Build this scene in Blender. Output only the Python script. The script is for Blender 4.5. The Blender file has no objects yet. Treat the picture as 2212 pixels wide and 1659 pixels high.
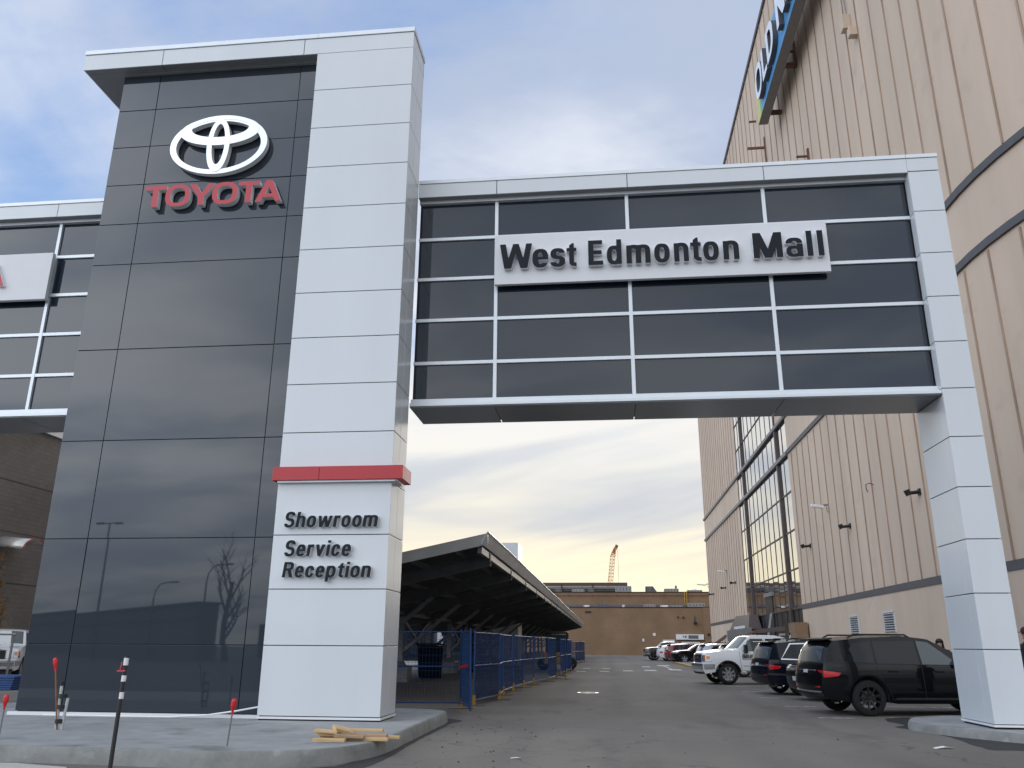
import bpy, bmesh, math, random
from mathutils import Vector, Matrix, noise
random.seed(7)
sc = bpy.context.scene
C = bpy.context.collection
R = math.radians
# ---------------------------------------------------------------- camera
PITCH, ROLL, YAW = 0.30557411, 0.00610649, -0.11102913
cam = bpy.data.cameras.new('camera'); co = bpy.data.objects.new('camera', cam); C.objects.link(co)
cam.sensor_width = 36.0; cam.lens = 1786.155/2212*36; cam.clip_start = .1; cam.clip_end = 3000
_f = Vector((math.sin(YAW)*math.cos(PITCH), math.cos(YAW)*math.cos(PITCH), math.sin(PITCH)))
_r = Vector((math.cos(YAW), -math.sin(YAW), 0)); _u = _r.cross(_f)
_c, _s = math.cos(ROLL), math.sin(ROLL)
_a = _c*_r + _s*_u; _b = -_s*_r + _c*_u
m = Matrix((_a, _b, -_f)).transposed().to_4x4(); m.translation = Vector((0, 0, 1.5))
co.matrix_world = m; sc.camera = co
# ---------------------------------------------------------------- light
SUN_EL, SUN_AZ = R(11), R(6)          # azimuth measured from +Y towards +X
EXPOSURE = 0.0
sc.view_settings.view_transform = 'Standard'; sc.view_settings.look = 'None'
sc.view_settings.gamma = 1; sc.view_settings.exposure = EXPOSURE
sun = bpy.data.lights.new('sun', 'SUN'); sun.energy = 0.5; sun.angle = R(20); sun.color = (1, .93, .82)
so = bpy.data.objects.new('sun', sun); C.objects.link(so); so.location = (10, 60, 60)
sd = Vector((math.sin(SUN_AZ)*math.cos(SUN_EL), math.cos(SUN_AZ)*math.cos(SUN_EL), math.sin(SUN_EL)))
so.rotation_euler = sd.to_track_quat('Z', 'Y').to_euler()

def build_world():
    w = bpy.data.worlds.new('World'); sc.world = w; w.use_nodes = True
    nt = w.node_tree; N = nt.nodes; L = nt.links; N.clear()
    out = N.new('ShaderNodeOutputWorld'); bg = N.new('ShaderNodeBackground'); bg.inputs[1].default_value = 0.1
    L.new(bg.outputs[0], out.inputs[0])
    def val(x):
        return x
    def mth(op, a, b=None, c=None, clamp=False):
        n = N.new('ShaderNodeMath'); n.operation = op; n.use_clamp = clamp
        for i, v in enumerate((a, b, c)):
            if v is None: continue
            if isinstance(v, (int, float)): n.inputs[i].default_value = v
            else: L.new(v, n.inputs[i])
        return n.outputs[0]
    def sstep(x, a, b, lo=0., hi=1.):
        n = N.new('ShaderNodeMapRange'); n.interpolation_type = 'SMOOTHSTEP'
        L.new(x, n.inputs[0]); n.inputs[1].default_value = a; n.inputs[2].default_value = b
        n.inputs[3].default_value = lo; n.inputs[4].default_value = hi
        return n.outputs[0]
    def mix(f, a, b):
        n = N.new('ShaderNodeMix'); n.data_type = 'RGBA'; n.clamp_factor = True
        if isinstance(f, (int, float)): n.inputs[0].default_value = f
        else: L.new(f, n.inputs[0])
        for i, v in ((6, a), (7, b)):
            if isinstance(v, tuple): n.inputs[i].default_value = (*v, 1)
            else: L.new(v, n.inputs[i])
        return n.outputs[2]
    def nz(vec, scale, det=6, rough=.55, dist=0.):
        n = N.new('ShaderNodeTexNoise'); n.inputs['Scale'].default_value = scale
        n.inputs['Detail'].default_value = det; n.inputs['Roughness'].default_value = rough
        n.inputs['Distortion'].default_value = dist; L.new(vec, n.inputs['Vector']); return n.outputs[0]
    tc = N.new('ShaderNodeTexCoord'); sp = N.new('ShaderNodeSeparateXYZ'); L.new(tc.outputs['Generated'], sp.inputs[0])
    x, y, z = sp.outputs
    zc = mth('MAXIMUM', z, 0.0); den = mth('ADD', zc, 0.16)
    px = mth('DIVIDE', x, den); py = mth('DIVIDE', y, den)
    cb = N.new('ShaderNodeCombineXYZ'); L.new(px, cb.inputs[0]); L.new(py, cb.inputs[1])
    P = cb.outputs[0]
    def mapped(sx, sy, loc, rz=0.):
        n = N.new('ShaderNodeMapping'); n.inputs['Scale'].default_value = (sx, sy, 1); n.inputs['Location'].default_value = loc
        n.inputs['Rotation'].default_value = (0, 0, rz); L.new(P, n.inputs['Vector']); return n.outputs[0]
    n_cov = nz(mapped(1.0, .85, (3.3, 1.2, 0), R(18)), .95, 8, .52, .25)
    n_dark = nz(mapped(.6, 1.0, (7.7, 4.1, 2), R(-15)), 1.15, 7, .55, .25)
    n_fine = nz(mapped(1, 1.6, (1.7, 9.1, 5), R(10)), 3.2, 8, .6, .3)
    sky = N.new('ShaderNodeTexSky'); sky.sky_type = 'NISHITA'; sky.sun_disc = False
    sky.sun_elevation = SUN_EL; sky.sun_rotation = SUN_AZ; sky.air_density = 1.0; sky.dust_density = 1.0; sky.ozone_density = 2.0
    # clear part of the sky, thin high veil over the Nishita blue
    veil = mix(.86, sky.outputs[0], (2.2, 4.0, 8.0))
    veil = mix(sstep(z, .7, .15), veil, (4.3, 6.1, 9.1))
    # clouds
    side = sstep(x, -.58, -.10)                       # heavier cover away from the left
    cov = mth('ADD', mth('MULTIPLY', n_cov, 1.0), mth('MULTIPLY', mth('SUBTRACT', n_fine, .5), .22))
    cov = mth('ADD', cov, mth('MULTIPLY', mth('SUBTRACT', side, .35), .30))
    cover = sstep(cov, .40, .66)
    dk = mth('ADD', n_dark, mth('MULTIPLY', mth('SUBTRACT', n_fine, .5), .15))
    dk = mth('ADD', dk, sstep(z, .50, .66, -.05, .10))
    white = mix(sstep(z, .1, .5), (9.2, 9.2, 9.4), (8.3, 8.7, 9.6))
    grey = mix(sstep(z, .15, .5), (5.8, 6.2, 7.0), (4.9, 5.7, 7.4))
    cl = mix(sstep(dk, .46, .64), white, grey)
    col = mix(cover, veil, cl)
    # warm light breaking through low over the far end of the road, in long streaks
    cs = N.new('ShaderNodeCombineXYZ'); L.new(mth('MULTIPLY', x, 1.5), cs.inputs[0]); L.new(mth('ADD', mth('MULTIPLY', z, 11.0), mth('MULTIPLY', x, -1.6)), cs.inputs[1])
    n_str = nz(cs.outputs[0], .82, 5, .5, .5)
    low = mth('MULTIPLY', sstep(z, .40, .16), sstep(y, .1, .85))
    warmc = mix(sstep(z, .06, .25), (11.2, 10.0, 7.3), (9.9, 9.6, 8.9))
    greyc = mix(sstep(z, .05, .22), (7.4, 7.2, 6.9), (6.3, 6.7, 7.3))
    bandc = mix(sstep(n_str, .46, .60), warmc, greyc)
    glow = mth('MULTIPLY', sstep(z, .13, .05), sstep(x, -.30, .06, .4, 1.))
    bandc = mix(mth('MULTIPLY', glow, .75), bandc, (12.8, 11.2, 7.6))
    col = mix(mth('MULTIPLY', low, .93), col, bandc)
    # thick broken overcast, added behind the viewer for neutral light on the walls
    rear = mth('MULTIPLY', sstep(y, .30, -.05), .90)
    n_rear = nz(mapped(1.0, 1.5, (5.1, 2.3, 7), R(-22)), 1.35, 5, .48, .4)
    rcl = mix(sstep(n_rear, .33, .66), (4.7, 5.2, 6.1), (8.9, 9.1, 9.4))
    rcl = mix(mth('MULTIPLY', sstep(n_dark, .50, .64), .5), rcl, (4.8, 5.3, 6.2))
    col = mix(rear, col, rcl)
    # added gain: unseen sky behind and left brightened to light tower and mall
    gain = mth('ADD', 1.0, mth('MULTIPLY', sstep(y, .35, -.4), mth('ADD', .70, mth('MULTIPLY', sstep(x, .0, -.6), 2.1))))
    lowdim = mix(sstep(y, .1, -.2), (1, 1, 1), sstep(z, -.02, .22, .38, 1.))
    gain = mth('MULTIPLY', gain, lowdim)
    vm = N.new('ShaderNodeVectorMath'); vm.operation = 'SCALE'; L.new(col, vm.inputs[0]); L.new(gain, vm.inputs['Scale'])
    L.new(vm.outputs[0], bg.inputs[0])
build_world()

# ---------------------------------------------------------------- materials
def mat(name, col, rough=.6, metal=0., var=0., scale=3., bump=0., bscale=40., spec=.5, coat=0., stretch=(1, 1, 1), speck=None, alpha=None, ior=1.5, det=6):
    m = bpy.data.materials.new(name); m.use_nodes = True; nt = m.node_tree; N = nt.nodes; L = nt.links
    b = N['Principled BSDF']; b.inputs['Roughness'].default_value = rough; b.inputs['Metallic'].default_value = metal
    b.inputs['Specular IOR Level'].default_value = spec; b.inputs['IOR'].default_value = ior
    b.inputs['Coat Weight'].default_value = coat; b.inputs['Coat Roughness'].default_value = .04
    b.inputs['Base Color'].default_value = (*col, 1)
    tc = N.new('ShaderNodeTexCoord'); mp = N.new('ShaderNodeMapping'); mp.inputs['Scale'].default_value = stretch
    L.new(tc.outputs['Object'], mp.inputs[0]); cur = None
    if var > 0:
        n = N.new('ShaderNodeTexNoise'); n.inputs['Scale'].default_value = scale; n.inputs['Detail'].default_value = det; n.inputs['Roughness'].default_value = .6
        L.new(mp.outputs[0], n.inputs['Vector'])
        r = N.new('ShaderNodeMapRange'); r.inputs[1].default_value = .3; r.inputs[2].default_value = .7
        r.inputs[3].default_value = 1-var; r.inputs[4].default_value = 1+var; L.new(n.outputs[0], r.inputs[0])
        v = N.new('ShaderNodeVectorMath'); v.operation = 'SCALE'; v.inputs[0].default_value = col; L.new(r.outputs[0], v.inputs['Scale'])
        cur = v.outputs[0]
    if speck:
        scol, sscale, t0, t1 = speck
        n = N.new('ShaderNodeTexNoise'); n.inputs['Scale'].default_value = sscale; n.inputs['Detail'].default_value = 4
        L.new(tc.outputs['Object'], n.inputs['Vector'])
        r = N.new('ShaderNodeMapRange'); r.inputs[1].default_value = t0; r.inputs[2].default_value = t1; L.new(n.outputs[0], r.inputs[0])
        mx = N.new('ShaderNodeMix'); mx.data_type = 'RGBA'; L.new(r.outputs[0], mx.inputs[0])
        if cur is not None: L.new(cur, mx.inputs[6])
        else: mx.inputs[6].default_value = (*col, 1)
        mx.inputs[7].default_value = (*scol, 1); cur = mx.outputs[2]
    if cur is not None: L.new(cur, b.inputs['Base Color'])
    if bump > 0:
        n = N.new('ShaderNodeTexNoise'); n.inputs['Scale'].default_value = bscale; n.inputs['Detail'].default_value = 4
        L.new(tc.outputs['Object'], n.inputs['Vector'])
        bp = N.new('ShaderNodeBump'); bp.inputs['Strength'].default_value = bump; bp.inputs['Distance'].default_value = .02
        L.new(n.outputs[0], bp.inputs['Height']); L.new(bp.outputs[0], b.inputs['Normal'])
    if alpha is not None: b.inputs['Alpha'].default_value = alpha
    return m

def brick_mat(name, c1, c2, mortar, bw, bh, var=.12):
    m = bpy.data.materials.new(name); m.use_nodes = True; nt = m.node_tree; N = nt.nodes; L = nt.links
    b = N['Principled BSDF']; b.inputs['Roughness'].default_value = .9
    tc = N.new('ShaderNodeTexCoord'); sp = N.new('ShaderNodeSeparateXYZ'); cb = N.new('ShaderNodeCombineXYZ')
    L.new(tc.outputs['Object'], sp.inputs[0]); ad = N.new('ShaderNodeMath'); ad.operation = 'ADD'
    L.new(sp.outputs[0], ad.inputs[0]); L.new(sp.outputs[1], ad.inputs[1]); L.new(ad.outputs[0], cb.inputs[0]); L.new(sp.outputs[2], cb.inputs[1])
    t = N.new('ShaderNodeTexBrick'); t.inputs['Scale'].default_value = 1; t.inputs['Brick Width'].default_value = bw; t.inputs['Row Height'].default_value = bh
    t.inputs['Mortar Size'].default_value = .012; t.inputs['Color1'].default_value = (*c1, 1); t.inputs['Color2'].default_value = (*c2, 1); t.inputs['Mortar'].default_value = (*mortar, 1)
    L.new(cb.outputs[0], t.inputs['Vector'])
    n = N.new('ShaderNodeTexNoise'); n.inputs['Scale'].default_value = .35; n.inputs['Detail'].default_value = 8; L.new(tc.outputs['Object'], n.inputs['Vector'])
    r = N.new('ShaderNodeMapRange'); r.inputs[1].default_value = .3; r.inputs[2].default_value = .7; r.inputs[3].default_value = 1-var; r.inputs[4].default_value = 1+var; L.new(n.outputs[0], r.inputs[0])
    v = N.new('ShaderNodeVectorMath'); v.operation = 'SCALE'; L.new(t.outputs[0], v.inputs[0]); L.new(r.outputs[0], v.inputs['Scale']); L.new(v.outputs[0], b.inputs['Base Color'])
    return m

def asphalt_mat():
    m = bpy.data.materials.new('asphalt'); m.use_nodes = True; nt = m.node_tree; N = nt.nodes; L = nt.links
    b = N['Principled BSDF']; b.inputs['Roughness'].default_value = .85; b.inputs['Specular IOR Level'].default_value = .3
    tc = N.new('ShaderNodeTexCoord')
    def nz(s, d=5, r=.6, st=(1, 1, 1), off=(0, 0, 0)):
        mp = N.new('ShaderNodeMapping'); mp.inputs['Scale'].default_value = st; mp.inputs['Location'].default_value = off
        L.new(tc.outputs['Object'], mp.inputs[0]); n = N.new('ShaderNodeTexNoise'); n.inputs['Scale'].default_value = s
        n.inputs['Detail'].default_value = d; n.inputs['Roughness'].default_value = r; L.new(mp.outputs[0], n.inputs['Vector']); return n.outputs[0]
    def mr(x, a, b_, c=0., d=1.):
        n = N.new('ShaderNodeMapRange'); n.inputs[1].default_value = a; n.inputs[2].default_value = b_; n.inputs[3].default_value = c; n.inputs[4].default_value = d
        L.new(x, n.inputs[0]); return n.outputs[0]
    def mix(f, a, c):
        n = N.new('ShaderNodeMix'); n.data_type = 'RGBA'; L.new(f, n.inputs[0])
        for i, v in ((6, a), (7, c)):
            if isinstance(v, tuple): n.inputs[i].default_value = (*v, 1)
            else: L.new(v, n.inputs[i])
        return n.outputs[2]
    dusty, base, dark = (.175, .158, .138), (.112, .104, .095), (.068, .064, .060)
    c = mix(mr(nz(.16, 6, .6, (1, .6, 1), (1.5, 3, 0)), .38, .62), base, dusty)
    c = mix(mr(nz(.55, 7, .65, (1, .45, 1), (6, 2, 0)), .56, .72), c, dark)
    c = mix(mr(nz(4.5, 6, .7), .60, .78, 0, .55), c, (.19, .178, .16))
    c = mix(mr(nz(9, 3, .5, (1, 1, 1), (4, 4, 4)), .66, .72, 0, .7), c, (.035, .033, .033))
    c = mix(mr(nz(120, 2, .5), .35, .7, 0, .35), c, (.20, .195, .185))
    sx = N.new('ShaderNodeSeparateXYZ'); L.new(tc.outputs['Object'], sx.inputs[0])
    for x0, wd in ((-1.5, .55), (.3, .55), (2.2, .6), (4.0, .5)):
        d = N.new('ShaderNodeMath'); d.operation = 'SUBTRACT'; L.new(sx.outputs[0], d.inputs[0]); d.inputs[1].default_value = x0
        a_ = N.new('ShaderNodeMath'); a_.operation = 'ABSOLUTE'; L.new(d.outputs[0], a_.inputs[0])
        f = N.new('ShaderNodeMath'); f.operation = 'MULTIPLY'; L.new(mr(a_.outputs[0], wd, 0, 0, .42), f.inputs[0]); L.new(mr(nz(.25, 4, .6, (1, .5, 1), (x0, 8, 1)), .38, .6), f.inputs[1])
        c = mix(f.outputs[0], c, (.072, .068, .065))
    # fine meandering cracks
    v = N.new('ShaderNodeTexVoronoi'); v.feature = 'DISTANCE_TO_EDGE'; v.inputs['Scale'].default_value = .22
    mp = N.new('ShaderNodeMapping'); L.new(tc.outputs['Object'], mp.inputs[0])
    nn = N.new('ShaderNodeTexNoise'); nn.inputs['Scale'].default_value = 1.1; nn.inputs['Detail'].default_value = 6; L.new(mp.outputs[0], nn.inputs['Vector'])
    va = N.new('ShaderNodeVectorMath'); va.operation = 'MULTIPLY_ADD'; va.inputs[1].default_value = (1.6, 1.6, 0); L.new(nn.outputs[1], va.inputs[0]); L.new(mp.outputs[0], va.inputs[2])
    L.new(va.outputs[0], v.inputs['Vector'])
    c = mix(mr(v.outputs['Distance'], .0035, .0015, 0, .6), c, (.05, .047, .045))
    L.new(c, b.inputs['Base Color'])
    bp = N.new('ShaderNodeBump'); bp.inputs['Strength'].default_value = .35; bp.inputs['Distance'].default_value = .012
    L.new(nz(70, 3), bp.inputs['Height']); L.new(bp.outputs[0], b.inputs['Normal'])
    return m

M = {}
M['asphalt'] = asphalt_mat()
M['fresh_asphalt'] = mat('fresh_asphalt', (.028, .028, .030), .9, var=.2, scale=6, bump=.5, bscale=90)
M['concrete'] = mat('concrete', (.27, .28, .285), .85, var=.16, scale=2.2, bump=.25, bscale=60, speck=((.16, .165, .165), 1.3, .58, .72))
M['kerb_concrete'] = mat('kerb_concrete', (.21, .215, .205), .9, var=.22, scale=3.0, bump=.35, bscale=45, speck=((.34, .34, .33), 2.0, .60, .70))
M['pale_concrete'] = mat('pale_concrete', (.42, .41, .39), .9, var=.12, scale=2, bump=.2)
M['white_panel'] = mat('white_panel', (.605, .64, .662), .30, var=.035, scale=.8, stretch=(1, 1, .25), spec=.5, coat=.25, bump=.10, bscale=1.1)
M['joint'] = mat('joint', (.06, .062, .065), .8)
M['dark_panel'] = mat('dark_panel', (.031, .039, .050), .018, var=.05, scale=.5, spec=.60)
M['dark_glass'] = mat('dark_glass', (.013, .022, .036), .01, spec=.62)
M['alu'] = mat('alu', (.66, .70, .73), .35, metal=.25, var=.03)
M['soffit'] = mat('soffit', (.22, .23, .235), .28, var=.04, spec=.6)
M['red_band'] = mat('red_band', (.42, .022, .03), .35, var=.05)
M['red_letter'] = mat('red_letter', (.46, .028, .045), .38)
M['letter_side'] = mat('letter_side', (.66, .68, .69), .4)
M['letter_dark'] = mat('letter_dark', (.012, .014, .019), .6, spec=.2)
M['chrome'] = mat('chrome', (.62, .635, .65), .16, metal=.85)
M['sign_board'] = mat('sign_board', (.66, .67, .69), .5, var=.02)
M['beige'] = mat('beige', (.585, .460, .350), .75, var=.10, scale=.5, stretch=(1, 1, .15), bump=.05, bscale=30, speck=((.50, .395, .30), .9, .60, .80))
M['rib'] = mat('rib', (.36, .26, .19), .7, var=.25, scale=1.5, stretch=(1, 1, .2))  # rust-brown seam colour, darker to stand in for the ribs' shaded sides
M['trim_grey'] = mat('trim_grey', (.085, .083, .085), .6, var=.1)
M['mull'] = mat('mull', (.065, .045, .04), .5, var=.2, scale=3)
M['trim_lite'] = mat('trim_lite', (.20, .19, .18), .6, var=.1)
M['mirror_glass'] = mat('mirror_glass', (.62, .64, .66), .03, metal=1., var=.05, scale=.25)
M['rust'] = mat('rust', (.16, .08, .05), .8, var=.3)
M['black'] = mat('black', (.010, .010, .011), .5)
M['rubber'] = mat('rubber', (.009, .009, .010), .85, var=.15)
M['steel'] = mat('steel', (.22, .225, .23), .45, metal=.5, var=.15)
M['galv'] = mat('galv', (.70, .70, .66), .32, metal=.45, var=.12, scale=1.2)
M['dark_steel'] = mat('dark_steel', (.10, .105, .105), .5, metal=.3, var=.2)
M['deck'] = mat('deck', (.075, .08, .08), .6, metal=.2, var=.15)
M['blue_paint'] = mat('blue_paint', (.010, .060, .21), .45, var=.12)
M['blue_screen'] = mat('blue_screen', (.007, .022, .066), .85, var=.3, scale=2.5, alpha=.78)
M['bright_screen'] = mat('bright_screen', (.010, .085, .24), .8, var=.25, scale=2.5, alpha=.80)
M['yellow'] = mat('yellow', (.40, .24, .04), .7, var=.25, scale=5)
M['orange'] = mat('orange', (.58, .29, .09), .6, var=.15)
M['wood'] = mat('wood', (.55, .38, .20), .8, var=.22, scale=9, stretch=(.25, 3, 3))
M['wood_old'] = mat('wood_old', (.34, .235, .15), .85, var=.3, scale=9, stretch=(.25, 3, 3))
M['brick'] = brick_mat('brick', (.245, .158, .092), (.222, .142, .082), (.175, .125, .084), .42, .14)
M['block'] = brick_mat('block', (.165, .148, .130), (.145, .130, .114), (.12, .11, .10), .40, .20, .18)
M['roof_unit'] = mat('roof_unit', (.26, .265, .27), .6, var=.15)
M['roof_unit_dark'] = mat('roof_unit_dark', (.11, .115, .13), .6, var=.15)
M['grey_wall'] = mat('grey_wall', (.20, .185, .165), .8, var=.08)
M['white_paint'] = mat('white_paint', (.72, .73, .74), .45, var=.03)
M['line_paint'] = mat('line_paint', (.55, .55, .53), .8, var=.25, scale=5, speck=((.12, .115, .11), 7, .50, .62))
M['red_cap'] = mat('red_cap', (.55, .015, .02), .4)
M['pink_tape'] = mat('pink_tape', (.62, .06, .10), .6)
M['pvc'] = mat('pvc', (.42, .44, .45), .4)
M['rust_rod'] = mat('rust_rod', (.22, .10, .05), .8, var=.3, scale=12)
M['skin'] = mat('skin', (.45, .27, .19), .55)
M['hair'] = mat('hair', (.012, .009, .008), .45)
M['coat'] = mat('coat', (.016, .016, .018), .85, var=.2)
M['trousers'] = mat('trousers', (.10, .025, .03), .85)
M['cap'] = mat('cap', (.07, .015, .03), .8)
M['bark'] = mat('bark', (.06, .045, .035), .9, var=.3, scale=8)
M['leaf'] = mat('leaf', (.20, .095, .022), .8, var=.35, scale=6)
M['paint_black'] = mat('paint_black', (.003, .0035, .005), .35, coat=.55, spec=.05)
M['paint_navy'] = mat('paint_navy', (.005, .007, .015), .35, coat=.6, spec=.05)
M['paint_white'] = mat('paint_white', (.74, .76, .78), .3, coat=.8)
M['paint_red'] = mat('paint_red', (.16, .006, .014), .25, coat=1.)
M['paint_silver'] = mat('paint_silver', (.30, .34, .40), .28, metal=.5, coat=1.)
M['paint_dark'] = mat('paint_dark', (.02, .024, .03), .28, metal=.2, coat=1.)
M['car_glass'] = mat('car_glass', (.006, .008, .011), .02, spec=.38)
M['car_glass_teal'] = mat('car_glass_teal', (.035, .055, .060), .03, spec=.8)
M['tail_red'] = mat('tail_red', (.55, .012, .018), .12, coat=1.)
M['amber'] = mat('amber', (.75, .22, .02), .15, coat=1.)
M['lamp_clear'] = mat('lamp_clear', (.55, .57, .60), .1, metal=.6, coat=1.)
M['plate'] = mat('plate', (.6, .62, .64), .5)
M['rim_black'] = mat('rim_black', (.02, .02, .021), .18, metal=.6, coat=.6)
M['rim_silver'] = mat('rim_silver', (.55, .56, .57), .28, metal=.8)
M['plastic'] = mat('plastic', (.020, .020, .021), .6)
M['sign_blue'] = mat('sign_blue', (.10, .33, .62), .4)
M['letter_white'] = mat('letter_white', (.78, .82, .88), .4)
M['far_grey'] = mat('far_grey', (.19, .18, .17), .8, var=.1)

# ---------------------------------------------------------------- helpers
class MB:
    def __init__(s): s.v = []; s.f = []; s.m = []; s.mi = 0
    def add(s, vs, fs, mi=None):
        b = len(s.v); s.v += [tuple(q) for q in vs]; s.f += [tuple(b+i for i in f) for f in fs]
        s.m += [s.mi if mi is None else mi]*len(fs); return s
    def box(s, x0, x1, y0, y1, z0, z1, mi=None):
        return s.add([(x0, y0, z0), (x1, y0, z0), (x1, y1, z0), (x0, y1, z0), (x0, y0, z1), (x1, y0, z1), (x1, y1, z1), (x0, y1, z1)],
                     [(3, 2, 1, 0), (4, 5, 6, 7), (0, 1, 5, 4), (1, 2, 6, 5), (2, 3, 7, 6), (3, 0, 4, 7)], mi)
    def obox(s, c, ax, ay, az, mi=None):      # centre and three half-axis vectors
        c, ax, ay, az = map(Vector, (c, ax, ay, az)); vs = []
        for k in (-1, 1):
            for (i, j) in ((-1, -1), (1, -1), (1, 1), (-1, 1)): vs.append(c+ax*i+ay*j+az*k)
        return s.add(vs, [(3, 2, 1, 0), (4, 5, 6, 7), (0, 1, 5, 4), (1, 2, 6, 5), (2, 3, 7, 6), (3, 0, 4, 7)], mi)
    def tube(s, pts, r, n=8, mi=None, r2=None):
        pts = [Vector(p) for p in pts]; rings = []; k = len(pts); nrm = None
        for i, p in enumerate(pts):
            d = (pts[min(i+1, k-1)]-pts[max(i-1, 0)]).normalized()
            if nrm is None:
                nrm = d.cross(Vector((0, 0, 1)) if abs(d.z) < .9 else Vector((1, 0, 0))).normalized()
            else: nrm = (nrm-d*nrm.dot(d)).normalized()
            bn = d.cross(nrm); rr = r if r2 is None else r+(r2-r)*i/max(k-1, 1)
            rings.append([p+(nrm*math.cos(2*math.pi*j/n)+bn*math.sin(2*math.pi*j/n))*rr for j in range(n)])
        vs = [q for g in rings for q in g]; fs = []
        for i in range(k-1):
            for j in range(n): fs.append((i*n+j, i*n+(j+1) % n, (i+1)*n+(j+1) % n, (i+1)*n+j))
        fs.append(tuple(range(n-1, -1, -1))); fs.append(tuple((k-1)*n+j for j in range(n)))
        return s.add(vs, fs, mi)
    def bar(s, a, b, w, h, up=(0, 0, 1), mi=None):
        a, b = Vector(a), Vector(b); d = (b-a); u = Vector(up); sx = d.cross(u)
        if sx.length < 1e-6: sx = d.cross(Vector((1, 0, 0)))
        sx = sx.normalized(); uu = sx.cross(d).normalized()
        return s.obox((a+b)/2, d/2, sx*w/2, uu*h/2, mi)
    def prism(s, poly, z0, z1, mi_top=None, mi_side=None):
        n = len(poly); vs = [(x, y, z0) for x, y in poly]+[(x, y, z1) for x, y in poly]
        s.add(vs, [tuple(range(n-1, -1, -1)), tuple(range(n, 2*n))], mi_top)
        return s.add(vs, [(i, (i+1) % n, n+(i+1) % n, n+i) for i in range(n)], mi_side)
    def build(s, name, mats, parent=None, smooth=False, bevel=0., loc=None):
        me = bpy.data.meshes.new(name); me.from_pydata(s.v, [], s.f)
        if not isinstance(mats, (list, tuple)): mats = [mats]
        for k in mats: me.materials.append(M[k] if isinstance(k, str) else k)
        for p, k in zip(me.polygons, s.m): p.material_index = k; p.use_smooth = smooth
        if smooth: me.set_sharp_from_angle(angle=R(40))
        o = bpy.data.objects.new(name, me); C.objects.link(o)
        if parent: o.parent = parent
        if loc: o.location = loc
        if bevel:
            b = o.modifiers.new('bevel', 'BEVEL'); b.width = bevel; b.segments = 2; b.limit_method = 'ANGLE'; b.angle_limit = R(40)
        return o
def tag(o, label=None, cat=None, group=None, kind=None):
    if label: o['label'] = label
    if cat: o['category'] = cat
    if group: o['group'] = group
    if kind: o['kind'] = kind
    return o
def empty(name, loc, label, cat, rz=0., group=None):
    o = bpy.data.objects.new(name, None); C.objects.link(o); o.location = loc; o.rotation_euler = (0, 0, rz); o.empty_display_size = .2
    return tag(o, label, cat, group)
def copy_tree(o, parent=None):
    c = o.copy(); C.objects.link(c)
    if parent: c.parent = parent
    for ch in list(o.children): copy_tree(ch, c)
    return c
def struct(o): o['kind'] = 'structure'; return o
# ---- letters drawn from scratch: each glyph is an implicit shape contoured to an outline and extruded
import numpy as np
T = .185                                     # stem weight for cap height 1
XH = .735
def _rect(x0, y0, x1, y1): return lambda X, Y: np.maximum(np.maximum(x0-X, X-x1), np.maximum(y0-Y, Y-y1))
def _poly(*p):                               # convex, counter-clockwise
    def f(X, Y):
        r = np.full(X.shape, -9.)
        for i in range(len(p)):
            (ax, ay), (bx, by) = p[i], p[(i+1) % len(p)]; dx, dy = bx-ax, by-ay; l = math.hypot(dx, dy)
            r = np.maximum(r, ((X-ax)*dy-(Y-ay)*dx)/l)
        return r
    return f
def _se(cx, cy, a, b, n=2.5):
    return lambda X, Y: ((np.abs((X-cx)/a)**n+np.abs((Y-cy)/b)**n+1e-9)**(1/n)-1)*min(a, b)
def _u(*f): return lambda X, Y: np.minimum.reduce([g(X, Y) for g in f])
def _i(*f): return lambda X, Y: np.maximum.reduce([g(X, Y) for g in f])
def _d(f, *g): return lambda X, Y: np.maximum.reduce([f(X, Y)]+[-h(X, Y) for h in g])
def _diag(x0, y0, x1, y1, w): return _poly((x0-w/2, y0), (x0+w/2, y0), (x1+w/2, y1), (x1-w/2, y1)) if y1 > y0 else _poly((x1-w/2, y1), (x1+w/2, y1), (x0+w/2, y0), (x0-w/2, y0))
def _o(w, y0, y1, t=T, th=.15): c = (y0+y1)/2; h = (y1-y0)/2; return _d(_se(w/2, c, w/2, h), _se(w/2, c, w/2-t, h-th))
def _sarm(w, y0, y1, th):                    # an S: two stacked open bowls
    m = (y0+y1)/2; r1 = (y1-m+th/2)/2; r0 = (m-y0+th/2)/2; c1 = y1-r1; c0 = y0+r0
    up = _d(_se(w/2, c1, w/2*.96, r1, 2.3), _se(w/2, c1, w/2*.96-T, r1-th, 2.2)); lo = _d(_se(w/2, c0, w/2, r0, 2.3), _se(w/2, c0, w/2-T, r0-th, 2.2))
    up = _d(up, _rect(w/2+.02, c1-r1*.52-.2, w+.1, c1+r1*.12), _rect(w/2, m-th*.4-.3, w, c1-.25*r1)); lo = _d(lo, _rect(-.1, c0-r0*.12, w/2-.02, c0+r0*.52+.2), _rect(0, c0+.25*r0, w/2, m+th*.4+.3))
    return _u(up, lo, _poly((T*.75, m-.02), (w*.62, m-th*.62), (w-T*.75, m+.0), (w*.38, m+th*.62)))
def _n(x, w): return _u(_rect(x, 0, x+T, XH), _i(_d(_se(x+w/2, XH-.24, w/2, .255, 2.4), _se(x+w/2, XH-.26, w/2-T, .13, 2.3)), _rect(x, XH-.26, x+w, 1)), _rect(x+w-T, 0, x+w, XH-.22))
def _c(w): return _d(_o(w, -.015, XH+.015), _rect(w*.55, XH*.36, w+.1, XH*.62))
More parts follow.
